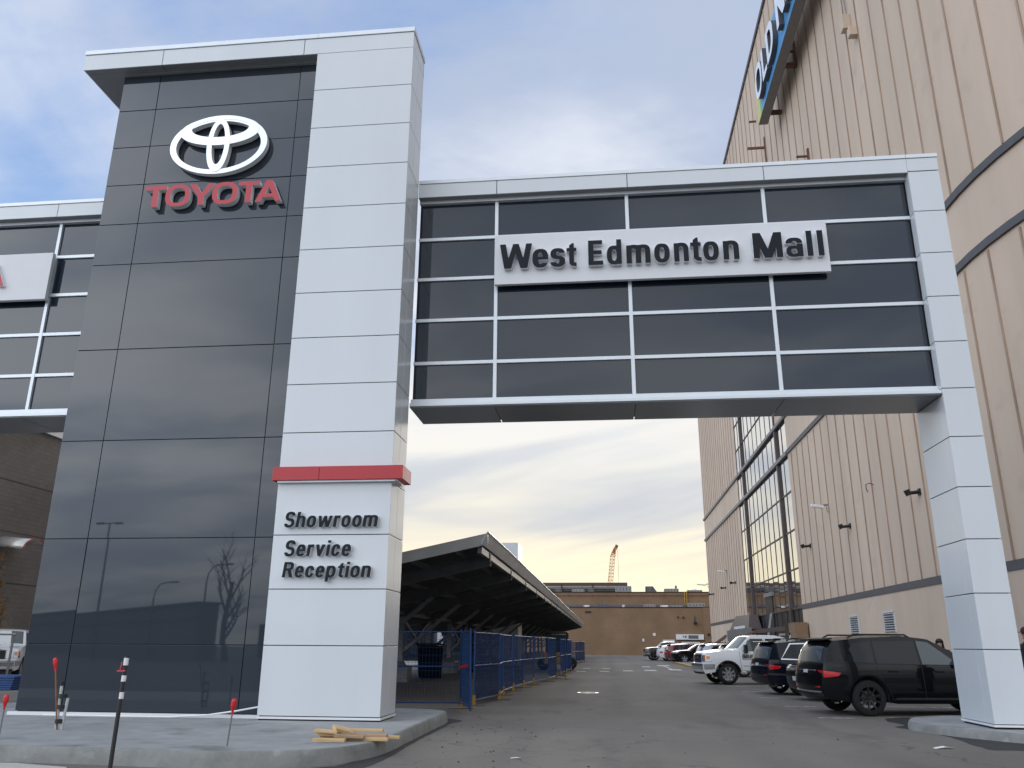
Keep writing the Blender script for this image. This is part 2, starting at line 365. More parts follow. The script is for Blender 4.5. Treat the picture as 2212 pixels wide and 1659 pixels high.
GL = {
 'W': (1.12, lambda: _u(_diag(.26, 0, .10, 1, .21), _diag(.30, 0, .56, 1, .20), _diag(.82, 0, .56, 1, .20), _diag(.86, 0, 1.02, 1, .21))),
 'E': (.58, lambda: _u(_rect(0, 0, T+.02, 1), _rect(0, 0, .58, .165), _rect(0, .835, .56, 1), _rect(0, .43, .53, .59))),
 'M': (.88, lambda: _u(_rect(0, 0, T, 1), _rect(.88-T, 0, .88, 1), _poly((.33, 0), (.55, 0), (.24, 1), (.0, 1)), _poly((.33, 0), (.55, 0), (.88, 1), (.64, 1)))),
 'R': (.62, lambda: _u(_rect(0, 0, T, 1), _i(_d(_se(.22, .72, .38, .28, 3), _se(.22, .72, .38-T, .135, 3)), _rect(.0, .44, .7, 1)), _poly((.42, 0), (.64, 0), (.47, .5), (.27, .5)))),
 'S': (.60, lambda: _sarm(.60, -.02, 1.02, .165)),
 's': (.48, lambda: _sarm(.48, -.015, XH+.015, .14)),
 'o': (.54, lambda: _o(.54, -.015, XH+.015)),
 'c': (.50, lambda: _c(.50)),
 'e': (.52, lambda: _u(_d(_o(.52, -.015, XH+.015), _rect(.30, .17, .62, .31)), _rect(.1, .31, .50, .43))),
 'a': (.52, lambda: _u(_rect(.52-T, 0, .52, .5), _i(_d(_se(.26, .50, .26, .25, 2.5), _se(.26, .50, .26-T, .12, 2.3)), _rect(0, .53, .6, 1)), _d(_se(.24, .21, .24, .225, 2.4), _se(.25, .21, .10, .10, 2.2)))),
 'd': (.55, lambda: _u(_rect(.55-T, 0, .55, 1), _o(.55, -.015, XH+.015))),
 'p': (.55, lambda: _u(_rect(0, -.28, T, XH), _o(.55, -.015, XH+.015))),
 'n': (.53, lambda: _n(0, .53)),
 'h': (.53, lambda: _u(_n(0, .53), _rect(0, 0, T, 1))),
 'm': (.84, lambda: _u(_n(0, .51), _n(.33, .51))),
 'r': (.36, lambda: _u(_rect(0, 0, T, XH), _i(_se(.28, .46, .28, .285, 2.4), _rect(0, XH-.17, .36, 1)))),
 't': (.38, lambda: _u(_d(_rect(.10, .12, .10+T, .93), _poly((.05, .80), (.30, .99), (.05, .99))), _rect(0, XH-.14, .38, XH), _i(_d(_se(.34, .20, .24, .215, 2.4), _se(.36, .22, .09, .09, 2)), _rect(.10, -.1, .38, .22)))),
 'l': (.19, lambda: _rect(0, 0, T, 1)),
 'i': (.19, lambda: _u(_rect(0, 0, T, XH), _rect(0, .84, T, 1))),
 'v': (.56, lambda: _u(_poly((.19, 0), (.36, 0), (.20, XH), (0, XH)), _poly((.20, 0), (.37, 0), (.56, XH), (.36, XH)))),
 'w': (.84, lambda: _u(_diag(.22, 0, .09, XH, .18), _diag(.25, 0, .42, XH, .16), _diag(.59, 0, .42, XH, .16), _diag(.62, 0, .75, XH, .18))),
 'T': (.74, lambda: _u(_rect(.27, 0, .47, 1), _rect(0, .815, .74, 1))),
 'O': (1.0, lambda: _o(1.0, -.02, 1.02, .20, .17)),
 'Y': (.92, lambda: _u(_rect(.36, 0, .56, .45), _poly((.36, .36), (.56, .36), (.22, 1), (-.02, 1)), _poly((.36, .36), (.56, .36), (.94, 1), (.70, 1)))),
 'A': (.98, lambda: _u(_poly((0, 0), (.22, 0), (.60, 1), (.38, 1)), _poly((.76, 0), (.98, 0), (.60, 1), (.38, 1)), _rect(.22, .20, .76, .36))),
 'V': (.92, lambda: _u(_poly((.36, 0), (.56, 0), (.22, 1), (-.02, 1)), _poly((.36, 0), (.56, 0), (.94, 1), (.70, 1)))),
 'L': (.52, lambda: _u(_rect(0, 0, T, 1), _rect(0, 0, .52, .165))),
 'D': (.66, lambda: _u(_rect(0, 0, T, 1), _i(_d(_se(.16, .5, .50, .5, 2.8), _se(.16, .5, .50-T, .34, 2.8)), _rect(.0, -.1, 1, 1.1)))),
 'N': (.70, lambda: _u(_rect(0, 0, T, 1), _rect(.70-T, 0, .70, 1), _poly((.48, 0), (.70, 0), (.22, 1), (0, 1)))),
 'I': (.20, lambda: _rect(0, 0, .20, 1)),
 'K': (.66, lambda: _u(_rect(0, 0, T, 1), _poly((.12, .34), (.30, .30), (.66, 1), (.44, 1)), _poly((.44, 0), (.68, 0), (.38, .62), (.22, .48)))),
}
GCACHE = {}
def contours(ch, grid=44):
    if ch in GCACHE: return GCACHE[ch]
    w, mk = GL[ch]; f = mk(); y0 = -.34 if ch in 'pg' else -.08; y1 = 1.08
    st = 1/grid; nx = int((w+.16)/st)+2; ny = int((y1-y0)/st)+2
    xs = -.08+st*np.arange(nx)+.0013; ys = y0+st*np.arange(ny)+.0017
    X, Y = np.meshgrid(xs, ys, indexing='ij'); V = f(X, Y)
    seg = {}
    def ip(i, j, k, l):
        a, b = V[i, j], V[k, l]; t = a/(a-b); return (i, j, k, l) if (i, j) < (k, l) else (k, l, i, j)
    def pt(e): i, j, k, l = e; a, b = V[i, j], V[k, l]; t = a/(a-b); return (xs[i]+(xs[k]-xs[i])*t, ys[j]+(ys[l]-ys[j])*t)
    for i in range(nx-1):
        for j in range(ny-1):
            c = [(i, j), (i+1, j), (i+1, j+1), (i, j+1)]; ins = [V[q] < 0 for q in c]
            if all(ins) or not any(ins): continue
            cr = []
            for q in range(4):
                if ins[q] != ins[(q+1) % 4]: cr.append((ins[q], ip(*c[q], *c[(q+1) % 4])))
            if len(cr) == 2:
                a, b = cr; (st_, en) = (a[1], b[1]) if a[0] else (b[1], a[1]); seg.setdefault(st_, []).append(en)
            else:
                for k in range(4):
                    if cr[k][0]: seg.setdefault(cr[k][1], []).append(cr[(k+1) % 4][1])
    loops = []
    while seg:
        s0 = next(iter(seg)); lp = [s0]; cur = s0
        while True:
            nx_ = seg[cur].pop()
            if not seg[cur]: del seg[cur]
            if nx_ == s0: break
            lp.append(nx_); cur = nx_
            if cur not in seg: break
        P = []
        for e in lp:
            q = pt(e)
            if not P or math.hypot(q[0]-P[-1][0], q[1]-P[-1][1]) > .004: P.append(q)
        Q = []
        for k in range(len(P)):                # drop collinear points
            a, b, c = P[k-1], P[k], P[(k+1) % len(P)]
            u = (b[0]-a[0], b[1]-a[1]); w_ = (c[0]-b[0], c[1]-b[1]); q = math.hypot(*u)*math.hypot(*w_)
            if q > 0 and abs(u[0]*w_[1]-u[1]*w_[0])/q > .02: Q.append(b)
        if len(Q) > 2: loops.append(Q)
    GCACHE[ch] = (w, loops); return GCACHE[ch]
def word(txt, spans, name, mats, parent, height, extr, base, rot, axis, shear=0.):
    """each glyph is scaled to fill its span along axis."""
    base = Vector(base); axis = Vector(axis)
    for ch, (a, b) in zip(txt, spans):
        w, loops = contours(ch); cu = bpy.data.curves.new(name, 'CURVE'); cu.dimensions = '2D'; cu.fill_mode = 'BOTH'; cu.extrude = extr
        for lp in loops:
            sp_ = cu.splines.new('POLY'); sp_.points.add(len(lp)-1); sp_.use_cyclic_u = True
            for q, (x, y) in zip(sp_.points, lp): q.co = (((x+shear*y)/w)*(b-a), y*height, 0, 1)
        t = bpy.data.objects.new(name, cu); C.objects.link(t); dg = bpy.context.evaluated_depsgraph_get()
        me = bpy.data.meshes.new_from_object(t.evaluated_get(dg)); bpy.data.objects.remove(t); bpy.data.curves.remove(cu)
        me.name = name; me.materials.clear()
        for k in mats: me.materials.append(M[k])
        for p in me.polygons: p.material_index = 0 if p.normal.z > .9 else 1; p.use_smooth = False
        o = bpy.data.objects.new(name, me); C.objects.link(o); o.parent = parent; o.location = base+axis*a; o.rotation_euler = rot
def layout(txt, x0, x1, height, gap):
    """natural advance spans of a word fitted into x0..x1"""
    ws = [GL[ch][0] for ch in txt]; tot = sum(ws)+gap*(len(ws)-1); k = (x1-x0)/tot; x = x0; sp = []
    for w in ws: sp.append((x, x+w*k)); x += (w+gap)*k
    return sp
FRONT = (R(90), 0, 0)       # text standing up, facing -Y
LEFT = (R(90), 0, R(-90))   # text standing up, facing -X

def smooth_poly(pts, n=4):
    out = []; k = len(pts)
    for i in range(k):
        p0, p1, p2, p3 = [Vector(pts[(i+j) % k]) for j in (-1, 0, 1, 2)]
        for s in range(n):
            t = s/n
            out.append(tuple(.5*((2*p1)+(p2-p0)*t+(2*p0-5*p1+4*p2-p3)*t*t+(3*p1-p0-3*p2+p3)*t**3)))
    return out
# ================================================================ GROUND
def sheet(name, poly, z, m, h=None):
    b = MB()
    if h: b.prism(poly, z-h, z)
    else: b.add([(x, y, z) for x, y in poly], [tuple(range(len(poly)))])
    return struct(b.build(name, m))
sheet('ground', [(-600, -500), (600, -500), (600, 900), (-600, 900)], 0, 'asphalt')
sheet('sidewalk', [(-30, 4), (-6.9, 4), (-6.35, 9.9), (-6.75, 10.62), (-7.6, 10.86), (-30, 11.05)], .012, 'pale_concrete', .05)
sheet('sidewalk', [(10.9, 31), (12.98, 31), (12.98, 140), (10.9, 140)], .13, 'pale_concrete', .13)
# raised concrete islands under the gateway: walls with a slightly uneven face, rounded top edge
def island(name, poly, h, n=4, fine=True):
    P = smooth_poly(poly, n); k = len(P); cx = sum(p[0] for p in P)/k; cy = sum(p[1] for p in P)/k
    def off(p, q, r, d):
        t = (Vector(r)-Vector(q)).normalized(); return (p[0]-t.y*d, p[1]+t.x*d)
    rings = []
    for d, z in ((-.03, 0), (-.015, h*.5), (0, h-.03), (.012, h-.008), (.04, h)):
        rings.append([(*off(P[i], P[i-1], P[(i+1) % k], d), z+(0 if z == 0 else .006*noise.noise((P[i][0]*2, P[i][1]*2, d)))) for i in range(k)])
    b = MB(); vs = [q for r in rings for q in r]; fs = []
    for a in range(4):
        for i in range(k): fs.append((a*k+i, a*k+(i+1) % k, (a+1)*k+(i+1) % k, (a+1)*k+i))
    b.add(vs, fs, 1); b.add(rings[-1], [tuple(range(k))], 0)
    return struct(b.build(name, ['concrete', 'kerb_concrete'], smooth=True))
island('concrete_island', [(-30, 11.12), (-24, 11.12), (-16, 11.1), (-10, 11.06), (-7, 11.0), (-5.6, 10.86), (-4.7, 10.9), (-3.95, 11.15), (-3.45, 11.7), (-3.24, 12.6), (-3.24, 14), (-3.25, 16), (-3.26, 17.6), (-3.42, 18.12), (-3.9, 18.45), (-5, 18.52), (-8, 18.55), (-12, 18.5), (-20, 18.5), (-30, 18.5)], .2)
island('concrete_island', [(5.74, 17.85), (5.74, 17.5), (5.97, 16.72), (6.3, 16.15), (6.78, 15.55), (7.6, 14.85), (8.8, 14.4), (10.3, 14.4), (11.2, 15.2), (11.5, 17), (11.0, 18.8), (9.6, 19.5), (8.2, 19.55), (7.1, 19.42), (6.6, 19.22), (6.05, 18.7)], .15)
rnd = random.Random(3)
patch = [(6.3, 20.55), (5.86, 19.6), (5.92, 18.75), (5.6, 18.2), (5.86, 17.3), (5.9, 16.3), (5.83, 15.05), (5.86, 14.5), (6.31, 14.5), (7.4, 13.9), (9.0, 13.4), (11.4, 13.6), (12.4, 15), (12.5, 19), (11, 20.6), (8, 20.7)]
P = smooth_poly(patch, 5); P = [(x+.05*noise.noise((x*3, y*3, 1)), y+.05*noise.noise((x*3, y*3, 5))) for x, y in P]
sheet('asphalt_patch', P, .004, 'fresh_asphalt')
# dark uneven strip along the kerb foot
g = [(-3.2, 11.0), (-3.05, 11.9), (-3.08, 13.2), (-3.12, 14.6), (-3.1, 16), (-3.13, 17.3), (-3.0, 17.9), (-3.1, 18.3), (-3.6, 18.7), (-3.7, 18.3), (-3.4, 17), (-3.4, 12), (-3.7, 11.1), (-4.3, 10.75), (-5.2, 10.74), (-4.3, 10.66), (-3.6, 10.76)]
P = smooth_poly(g, 4); P = [(x+.03*noise.noise((x*4, y*4, 1)), y+.03*noise.noise((x*4, y*4, 5))) for x, y in P]
sheet('kerb_strip', P, .004, 'fresh_asphalt')
# painted crossing bars and stall lines
b = MB()
def bar_(x0, x1, y0, y1, sk=0.): b.add([(x0, y0, .004), (x1, y0, .004), (x1+sk, y1, .004), (x0+sk, y1, .004)], [(0, 1, 2, 3)])
for x0, x1, y0, y1 in ((-1.86, -1.31, 52.2, 53.2), (-1.7, -1.19, 59.3, 60.5), (-.5, .07, 52.6, 53.8), (-.38, .18, 59.2, 60.4), (.94, 1.55, 54, 55.6), (2.32, 3.07, 55, 57.4), (2.54, 3.13, 64.4, 66.6), (3.98, 4.8, 56.8, 59.4), (3.9, 4.85, 68, 71.5)): bar_(x0, x1, y0, y1)
bar_(4.2, 4.35, 59.4, 68)
for y in (20.2, 23.9, 27.6, 31.3, 35.0, 38.7, 42.4): bar_(4.6, 5.4, y, y+.11, .0); bar_(6.2, 9.9, y+.3, y+.41, .0)
struct(b.build('road_marking', 'line_paint'))
# yellow kerb and the little island behind it
b = MB(); b.prism([(5.92, 79), (5.92, 59.3), (6.12, 59.2), (6.12, 79)], 0, .14); struct(b.build('yellow_kerb', 'yellow', bevel=.02))
b = MB(); b.prism([(6.125, 79), (6.125, 59.2), (10.8, 60.5), (10.8, 79)], 0, .13); struct(b.build('parking_island', 'kerb_concrete'))

# ================================================================ GATEWAY : sign tower
JZ = [1.466+.994*k for k in range(14)]      # panel joints, one metre apart
G = .008                                     # half a joint
CX0, CX1, CY0, CY1 = -6.22, -3.985, 15.2, 16.29
tower = empty('sign_tower', (-7.5, 15.7, .2), 'tall dark clad tower with white panel column, flat roof and red band', 'tower')
tp = lambda b, *a, **k: b.build(*a, parent=tower, **k)
def local(b, o):
    l = Vector(o.location); b.v = [(x-l.x, y-l.y, z-l.z) for x, y, z in b.v]; return b
def part(b, name, m, parent, **k): return local(b, parent).build(name, m, parent=parent, **k)
# white column: each cladding panel a slab with open joints over a dark core
b = MB(); b.box(CX0+.03, CX1-.03, CY0+.03, CY1-.02, .26, 14.5); part(b, 'column_core', 'joint', tower)
b = MB(); zs = [.27]+[JZ[0], JZ[1], JZ[2]]+JZ[3:]
edges = [.27]+JZ[:14]
for i in range(len(edges)-1):
    z0, z1 = edges[i]+G, edges[i+1]-G
    b.box(CX0, CX1, CY0, CY0+.028, z0, z1)
    b.box(CX1-.028, CX1, CY0+.028, 15.72-G, z0, z1); b.box(CX1-.028, CX1, 15.72+G*.5, CY1, z0, z1)
    b.box(CX0, CX0+.028, CY0+.028, 15.49, z0, z1)
part(b, 'column_panel', 'white_panel', tower, bevel=.004)
b = MB(); b.box(CX0-.012, CX1+.012, CY0-.012, CY1+.01, .225, .262); part(b, 'base_flashing', 'white_paint', tower)
b = MB(); b.box(CX0+.02, CX1-.02, CY0+.02, CY1-.03, .19, .226); part(b, 'base_gap', 'black', tower)
# dark glossy cladding
DX0, DX1, DY = -11.06, CX0, 15.5
b = MB(); b.box(DX0+.03, DX1-.002, DY+.03, 17.6, .22, 14.42); part(b, 'wall_core', 'joint', tower)
dz = [.27, JZ[0], JZ[2], JZ[4], JZ[6], JZ[8], JZ[9], JZ[10], JZ[11], JZ[12], 14.42]
dx = [DX0, -10.15, -6.71, DX1]
rc_ = random.Random(4); b = MB()
for i in range(3):
    for k in range(len(dz)-1):
        n0 = len(b.v); b.box(dx[i]+(G if i else 0), dx[i+1]-(G if i < 2 else 0), DY, DY+.028, dz[k]+G, dz[k+1]-(G if k < 9 else 0))
        tx, tz = rc_.uniform(-.003, .003), rc_.uniform(-.002, .002); b.v[n0:] = [(x, y+tx*(x-dx[i])/2+tz*(z-dz[k]), z) for x, y, z in b.v[n0:]]
for k in range(len(dz)-1): b.box(DX0, DX0+.028, DY+.028, 17.6, dz[k]+G, dz[k+1]-(G if k < 9 else 0))
part(b, 'dark_cladding', 'dark_panel', tower, bevel=.003)
b = MB(); b.box(DX0+.02, CX0-.005, DY-.07, DY-.002, 14.34, 14.425); part(b, 'light_strip', 'soffit', tower)
b = MB(); b.box(DX0-.12, CX0-.004, DY-.05, DY+.02, .202, .262); part(b, 'base_trim', 'white_paint', tower)
# roof canopy: front fascia panels, cap and soffit
b = MB(); RX0, RX1, RB = -11.93, CX1, 18.0
b.box(RX0+.03, CX0-.02, CY0+.03, RB-.03, 14.405, 14.89); b.box(CX0-.02, RX1-.03, CY0+.03, CY1-.03, 14.405, 14.89); part(b, 'roof_core', 'joint', tower)
b = MB(); fx = [RX0, -9.98, -6.55, RX1]
for i in range(3): b.box(fx[i]+(G if i else 0), fx[i+1]-(G if i < 2 else 0), CY0, CY0+.028, 14.39 if fx[i+1] < -6.3 else 14.39, 14.80)
b.box(RX0, RX0+.028, CY0+.03, RB, 14.39, 14.80); b.box(RX1-.028, RX1, CY0+.03, 15.72-G, 14.39, 14.80); b.box(RX1-.028, RX1, 15.72, CY1, 14.39, 14.80); b.box(CX0-.02, RX1, CY1-.028, CY1-.001, 14.391, 14.80)
b.box(RX0, CX0-.02, RB-.028, RB-.001, 14.391, 14.80)
part(b, 'roof_fascia', 'white_panel', tower, bevel=.003)
b = MB(); b.box(RX0-.02, CX0-.02, CY0-.02, RB+.02, 14.812, 14.93); b.box(CX0-.019, RX1+.02, CY0-.02, CY1+.02, 14.812, 14.93); part(b, 'roof_cap', 'alu', tower, bevel=.008)
b = MB(); ys = [CY0+.03, 15.35, 16.9, RB-.03]
for x0, x1 in ((RX0+.03, -9.98-G), (-9.98+G, CX0-.01)):
    for k in range(3): b.box(x0, x1, ys[k]+.004, ys[k+1]-.004, 14.385, 14.404)
part(b, 'roof_soffit', 'soffit', tower)
# red band round the column
b = MB(); b.box(-6.29, -5.372, 15.05, 15.19, 4.475, 4.735); b.box(-5.364, -3.74, 15.05, 15.19, 4.475, 4.735)
b.box(-3.88, -3.74, 15.192, 15.75, 4.475, 4.735); b.box(-6.29, -6.225, 15.192, 15.48, 4.475, 4.735)
part(b, 'red_band', 'red_band', tower, bevel=.004)
b = MB(); b.box(-6.2, -3.89, 15.10, 15.196, 4.44, 4.472); b.box(-3.98, -3.89, 15.2, 15.7, 4.44, 4.472); part(b, 'band_light_channel', 'alu', tower)
# loose bent white trim leaning at the tower foot
o = empty('loose_trim', (-8, 15.35, .2), 'thin white trim strip lying bent along the foot of the dark tower wall', 'trim strip')
b = MB(); b.tube([(-10.4, 15.38, .215), (-9, 15.36, .214), (-7.9, 15.34, .217), (-7.2, 15.34, .26), (-6.7, 15.36, .33), (-6.25, 15.40, .41)], .017, 6); part(b, 'strip', 'white_paint', o)

# ================================================================ glazed bridges and the support column
YB = 16.3
rt_ = random.Random(21)
def bridge(name, label, x0, x1, vs, jx, closed_right):
    o = empty(name, ((x0+x1)/2, YB, 6.25), label, 'bridge')
    zt, zf, zb, yb = 11.60, 11.17, 6.25, 17.72
    hz = [6.44, 7.26, 8.25, 9.23, 10.21, 11.16]
    gy = YB+.26
    b = MB(); b.box(x0, x1, gy+.02, yb-.05, zb+.03, zf+.05); part(b, 'bridge_core', 'black', o)
    b = MB(); xs = [x0]+jx+[x1]
    for i in range(len(xs)-1): b.box(xs[i]+(G if i else 0), xs[i+1]-(G if i < len(xs)-2 else 0), YB, YB+.03, zf, 11.50)
    part(b, 'fascia_panel', 'white_panel', o, bevel=.003)
    b = MB(); b.box(x0, x1, YB-.015, yb+.02, 11.51, zt); part(b, 'roof_cap', 'alu', o, bevel=.006)
    b = MB(); b.box(x0, x1, YB+.031, yb-.01, zf+.02, 11.505); part(b, 'roof_core', 'joint', o)
    b = MB(); b.box(x0, x1, YB+.03, gy+.02, zf, zf+.018); part(b, 'head_soffit', 'soffit', o)
    # outer frame and mullions
    b = MB(); t = .038
    b.box(x0, x1, gy-.10, gy+.015, 11.09, zf-.002)
    b.box(x0, x1, gy-.14, gy+.015, zb+.075, hz[0]-.01); b.box(x0, x1, YB+.02, gy+.015, zb, zb+.07)
    for z in hz[1:5]: b.box(x0, x1, gy-.045, gy+.015, z-t, z+t)
    part(b, 'frame', 'alu', o, bevel=.004)
    for xv in vs:
        b = MB(); b.box(xv-t, xv+t, gy-.052, gy+.014, hz[0]-.008, 11.088); part(b, 'mullion', 'alu', o, bevel=.004)
    # panes
    xe = [x0]+vs+[x1]
    for i in range(len(xe)-1):
        for k in range(5):
            b = MB(); z1 = hz[k+1]-(t if k < 4 else .07)
            b.box(xe[i]+t, xe[i+1]-t, gy, gy+.012, hz[k]+(t if k else -.01), z1)
            tx, tz = rt_.uniform(-.004, .004), rt_.uniform(-.004, .004); b.v = [(x, y+tx*(x-xe[i])/(xe[i+1]-xe[i])+tz*(z-hz[k]), z) for x, y, z in b.v]
            part(b, 'glass_pane', 'dark_glass', o)
    b = MB(); xs = [x0]+[j for j in jx]+[x1]
    for i in range(len(xs)-1):
        b.box(xs[i]+(G if i else 0), xs[i+1]-(G if i < len(xs)-2 else 0), YB+.05, yb, zb-.02, zb-.002)
    part(b, 'soffit_panel', 'soffit', o)
    return o
bridge('glazed_bridge', 'dark glazed bridge with white frame spanning the driveway between tower and slim column', -3.98, 6.655, [-2.21, .70, 3.66], [-2.19, .72, 3.67], True)
bridge('glazed_bridge', 'dark glazed bridge running out of the picture left of the dark tower', -24.5, -11.07, [-21.5, -18.6, -15.7, -12.76], [-21.5, -18.6, -15.7, -12.76], False)
col = empty('support_column', (7.0, 16.9, .15), 'slim white panel column at the right end of the glazed bridge', 'column')
SX0, SX1, SY0, SY1 = 6.66, 7.29, YB, 17.72
b = MB(); b.box(SX0+.03, SX1-.03, SY0+.03, SY1-.03, .2, 11.5); part(b, 'column_core', 'joint', col)
b = MB(); ed = [.225]+[1.47+.975*k for k in range(10)]+[11.185]; ed[-2] = 10.235
for i in range(len(ed)-1):
    z0, z1 = ed[i]+G, ed[i+1]-G
    b.box(SX0, SX1, SY0, SY0+.028, z0, z1); b.box(SX1-.028, SX1, SY0+.029, SY1, z0, z1); b.box(SX0, SX1-.03, SY1-.028, SY1-.001, z0, z1)
    if z1 < 6.3: b.box(SX0, SX0+.028, SY0+.029, SY0+.33, z0, z1); b.box(SX0, SX0+.028, SY0+.333, SY1-.03, z0, z1)
    elif z0 < 6.2: b.box(SX0, SX0+.028, SY0+.029, SY0+.33, z0, 6.22); b.box(SX0, SX0+.028, SY0+.333, SY1-.03, z0, 6.22); b.box(SX0, SX0+.028, SY0+.029, SY0+.25, 6.235, z1)
    else: b.box(SX0, SX0+.028, SY0+.029, SY0+.25, z0, z1)
part(b, 'column_panel', 'white_panel', col, bevel=.004)
b = MB(); b.box(SX0, SX1, SY0, SY0+.029, 11.20, 11.50); b.box(SX1-.028, SX1, SY0+.03, SY1, 11.2, 11.5); part(b, 'head_panel', 'white_panel', col, bevel=.003)
b = MB(); b.box(SX0+.004, SX1+.015, SY0-.015, SY1+.02, 11.51, 11.60); part(b, 'roof_cap', 'alu', col, bevel=.006)
b = MB(); b.box(SX0-.012, SX1+.012, SY0-.012, SY1+.012, .185, .22); part(b, 'base_flashing', 'white_paint', col)
b = MB(); b.box(SX0+.03, SX1-.03, SY0+.03, SY1-.03, .14, .186); part(b, 'base_gap', 'black', col)

# ================================================================ signs on the gateway
# three-ellipse emblem
em = empty('emblem_sign', (-8.325, 15.2, 12.12), 'chrome emblem of three interlocking ellipses on the dark tower', 'emblem')
def ring(cx, cz, a, bb, ia, ib, icx, icz, y0, y1, n=72):
    vs = []; fs = []
    for i in range(n):
        t = 2*math.pi*i/n; c, s = math.cos(t), math.sin(t)
        for y in (y0, y1): vs.append((cx+a*c, y, cz+bb*s)); vs.append((icx+ia*c, y, icz+ib*s))
    for i in range(n):
        p, q = 4*i, 4*((i+1) % n)
        fs += [(p, p+1, q+1, q), (p+2, q+2, q+3, p+3), (p, q, q+2, p+2), (p+1, p+3, q+3, q+1)]
    return vs, fs
KE = 15.33/15.2
for nm, prm in (('outer_ellipse', (-8.325, 12.125, 1.135, .755, .985, .615, -8.325, 12.105)),
                ('wide_ellipse', (-8.325, 12.475, .93, .375, .665, .225, -8.325, 12.54)),
                ('tall_ellipse', (-8.325, 12.105, .265, .69, .145, .515, -8.325, 12.13))):
    p = [prm[0]*KE, (prm[1]-1.5)*KE+1.5]+[q*KE for q in prm[2:6]]+[prm[6]*KE, (prm[7]-1.5)*KE+1.5]
    dy = {'outer_ellipse': 0, 'wide_ellipse': -.004, 'tall_ellipse': -.008}[nm]
    b = MB(); b.add(*ring(*p, 15.315+dy, 15.33+dy))
    f = part(b, nm, 'chrome', em, bevel=.006)
    p[2] -= .012; p[3] -= .012; p[4] += .012; p[5] += .012
    b = MB(); b.add(*ring(*p, 15.331+dy, 15.455-dy))
    local(b, em).build('return_edge', 'letter_side', parent=f)
sgn = empty('brand_lettering', (-8.33, 15.2, 10.63), 'raised red capital letters below the chrome emblem on the dark tower', 'lettering')
def signword(o, txt, spans, height, extr, x_off, y, z, mats=('letter_dark', 'letter_side'), rot=FRONT, axis=(1, 0, 0), shear=0., nm='letter'):
    l = o.location
    word(txt, spans, nm, mats, o, height, extr, (x_off-l.x, y-l.y, z-l.z), rot, axis, shear)
signword(sgn, 'TOYOTA', [(-9.975, -9.48), (-9.49, -8.916), (-8.936, -8.371), (-8.401, -7.816), (-7.806, -7.322), (-7.403, -6.808)], .525, .07, 0, 15.40, 10.708, ('red_letter', 'letter_side'))
sl = empty('brand_lettering', (-15.5, 16.0, 9.27), 'red capital letter at the left picture edge on the white bridge board', 'lettering')
signword(sl, 'TOYOTA', [(-17.484, -16.874), (-16.874, -16.213), (-16.234, -15.583), (-15.603, -14.943), (-14.963, -14.383), (-14.434, -13.723)], .59, .04, 0, 16.29, 9.388, ('red_letter', 'letter_side'))
o = empty('sign_board', (-15.2, 16.1, 9.0), 'white board on the left bridge, cut by the left picture edge', 'sign')
b = MB(); b.box(-18.0, -12.6887, 16.33, 16.44, 9.056, 10.238); part(b, 'board', 'sign_board', o, bevel=.008)
b = MB(); b.box(-17.8, -12.9, 16.445, 16.555, 9.2, 10.1); part(b, 'board_mount', 'black', o)
o = empty('sign_board', (1.3, 16.2, 8.9), 'long white board with dark grey place name on the glazed bridge', 'sign')
b = MB(); b.box(-2.22129, 4.85843, 16.34, 16.44, 8.96, 10.142); part(b, 'board', 'sign_board', o, bevel=.008)
b = MB(); b.box(-2.0, 4.6, 16.445, 16.555, 9.1, 10.0); part(b, 'board_mount', 'black', o)
txt = 'West Edmonton Mall'; W1 = [(-2.092, -1.391), (-1.381, -1.036), (-0.995, -0.67), (-0.64, -0.427)]
W2 = [(-0.173, 0.142), (0.223, 0.538), (0.64, 1.148), (1.229, 1.554), (1.645, 1.95), (1.991, 2.214), (2.255, 2.58), (2.671, 2.996)]
W3 = [(3.291, 3.89), (3.961, 4.306), (4.388, 4.509), (4.611, 4.733)]
l = o.location
for wtxt, sps in (('West', W1), ('Edmonton', W2), ('Mall', W3)):
    signword(o, wtxt, sps, 0.583984, .05, 0, 16.275, 9.275)
o = empty('wayfinding_lettering', (-5.1, 15.1, 3.58), 'dark slanted word below the red band, topmost of three lines on the white column', 'lettering', group='lines of lettering on the white column')
def natural(o, txt, x0, x1, height, y, z, gap=.10, extr=.035, shear=.10):
    sp = layout(txt, x0, x1, height, gap)
    signword(o, txt, sp, height, extr, 0, y, z, shear=shear)
natural(o, 'Showroom', -6.0, -4.2, .29, 15.14, 3.585)
o = empty('wayfinding_lettering', (-5.3, 15.1, 3.05), 'dark slanted lettering in two lines on the second panel under the red band', 'lettering', group='lines of lettering on the white column')
natural(o, 'Service', -5.95, -4.68, .29, 15.14, 3.05)
natural(o, 'Reception', -5.95, -4.28, .28, 15.14, 2.665)
# ================================================================ MALL BUILDING on the right
XW = 13.0
def wx(y): return XW + (.030*(29-y)**2 if y < 29 else 0)
mall = empty('mall_building', (20, 60, 0), 'very tall beige ribbed shopping building with dark trims filling the right side', 'building')
ys = [6+1.15*k for k in range(20)]+[29, 40, 58.8]
ytop = [y for y in ys]
b = MB()
def wallstrip(b, yl, z0, z1, dx=0.):
    vs = []; fs = []
    for y in yl: vs += [(wx(y)+dx, y, z0), (wx(y)+dx, y, z1)]
    for i in range(len(yl)-1): fs.append((2*i, 2*i+1, 2*i+3, 2*i+2))
    b.add(vs, fs)
HZ = 47.7; GY0, GY1, YE = 58.8, 81.4, 110.0
wallstrip(b, ys, 0, HZ); wallstrip(b, [GY0, GY1], 24.2, HZ); wallstrip(b, [GY1, 96, YE], 0, HZ)
wallstrip(b, [GY0, 62.5], 17.35, 24.2)
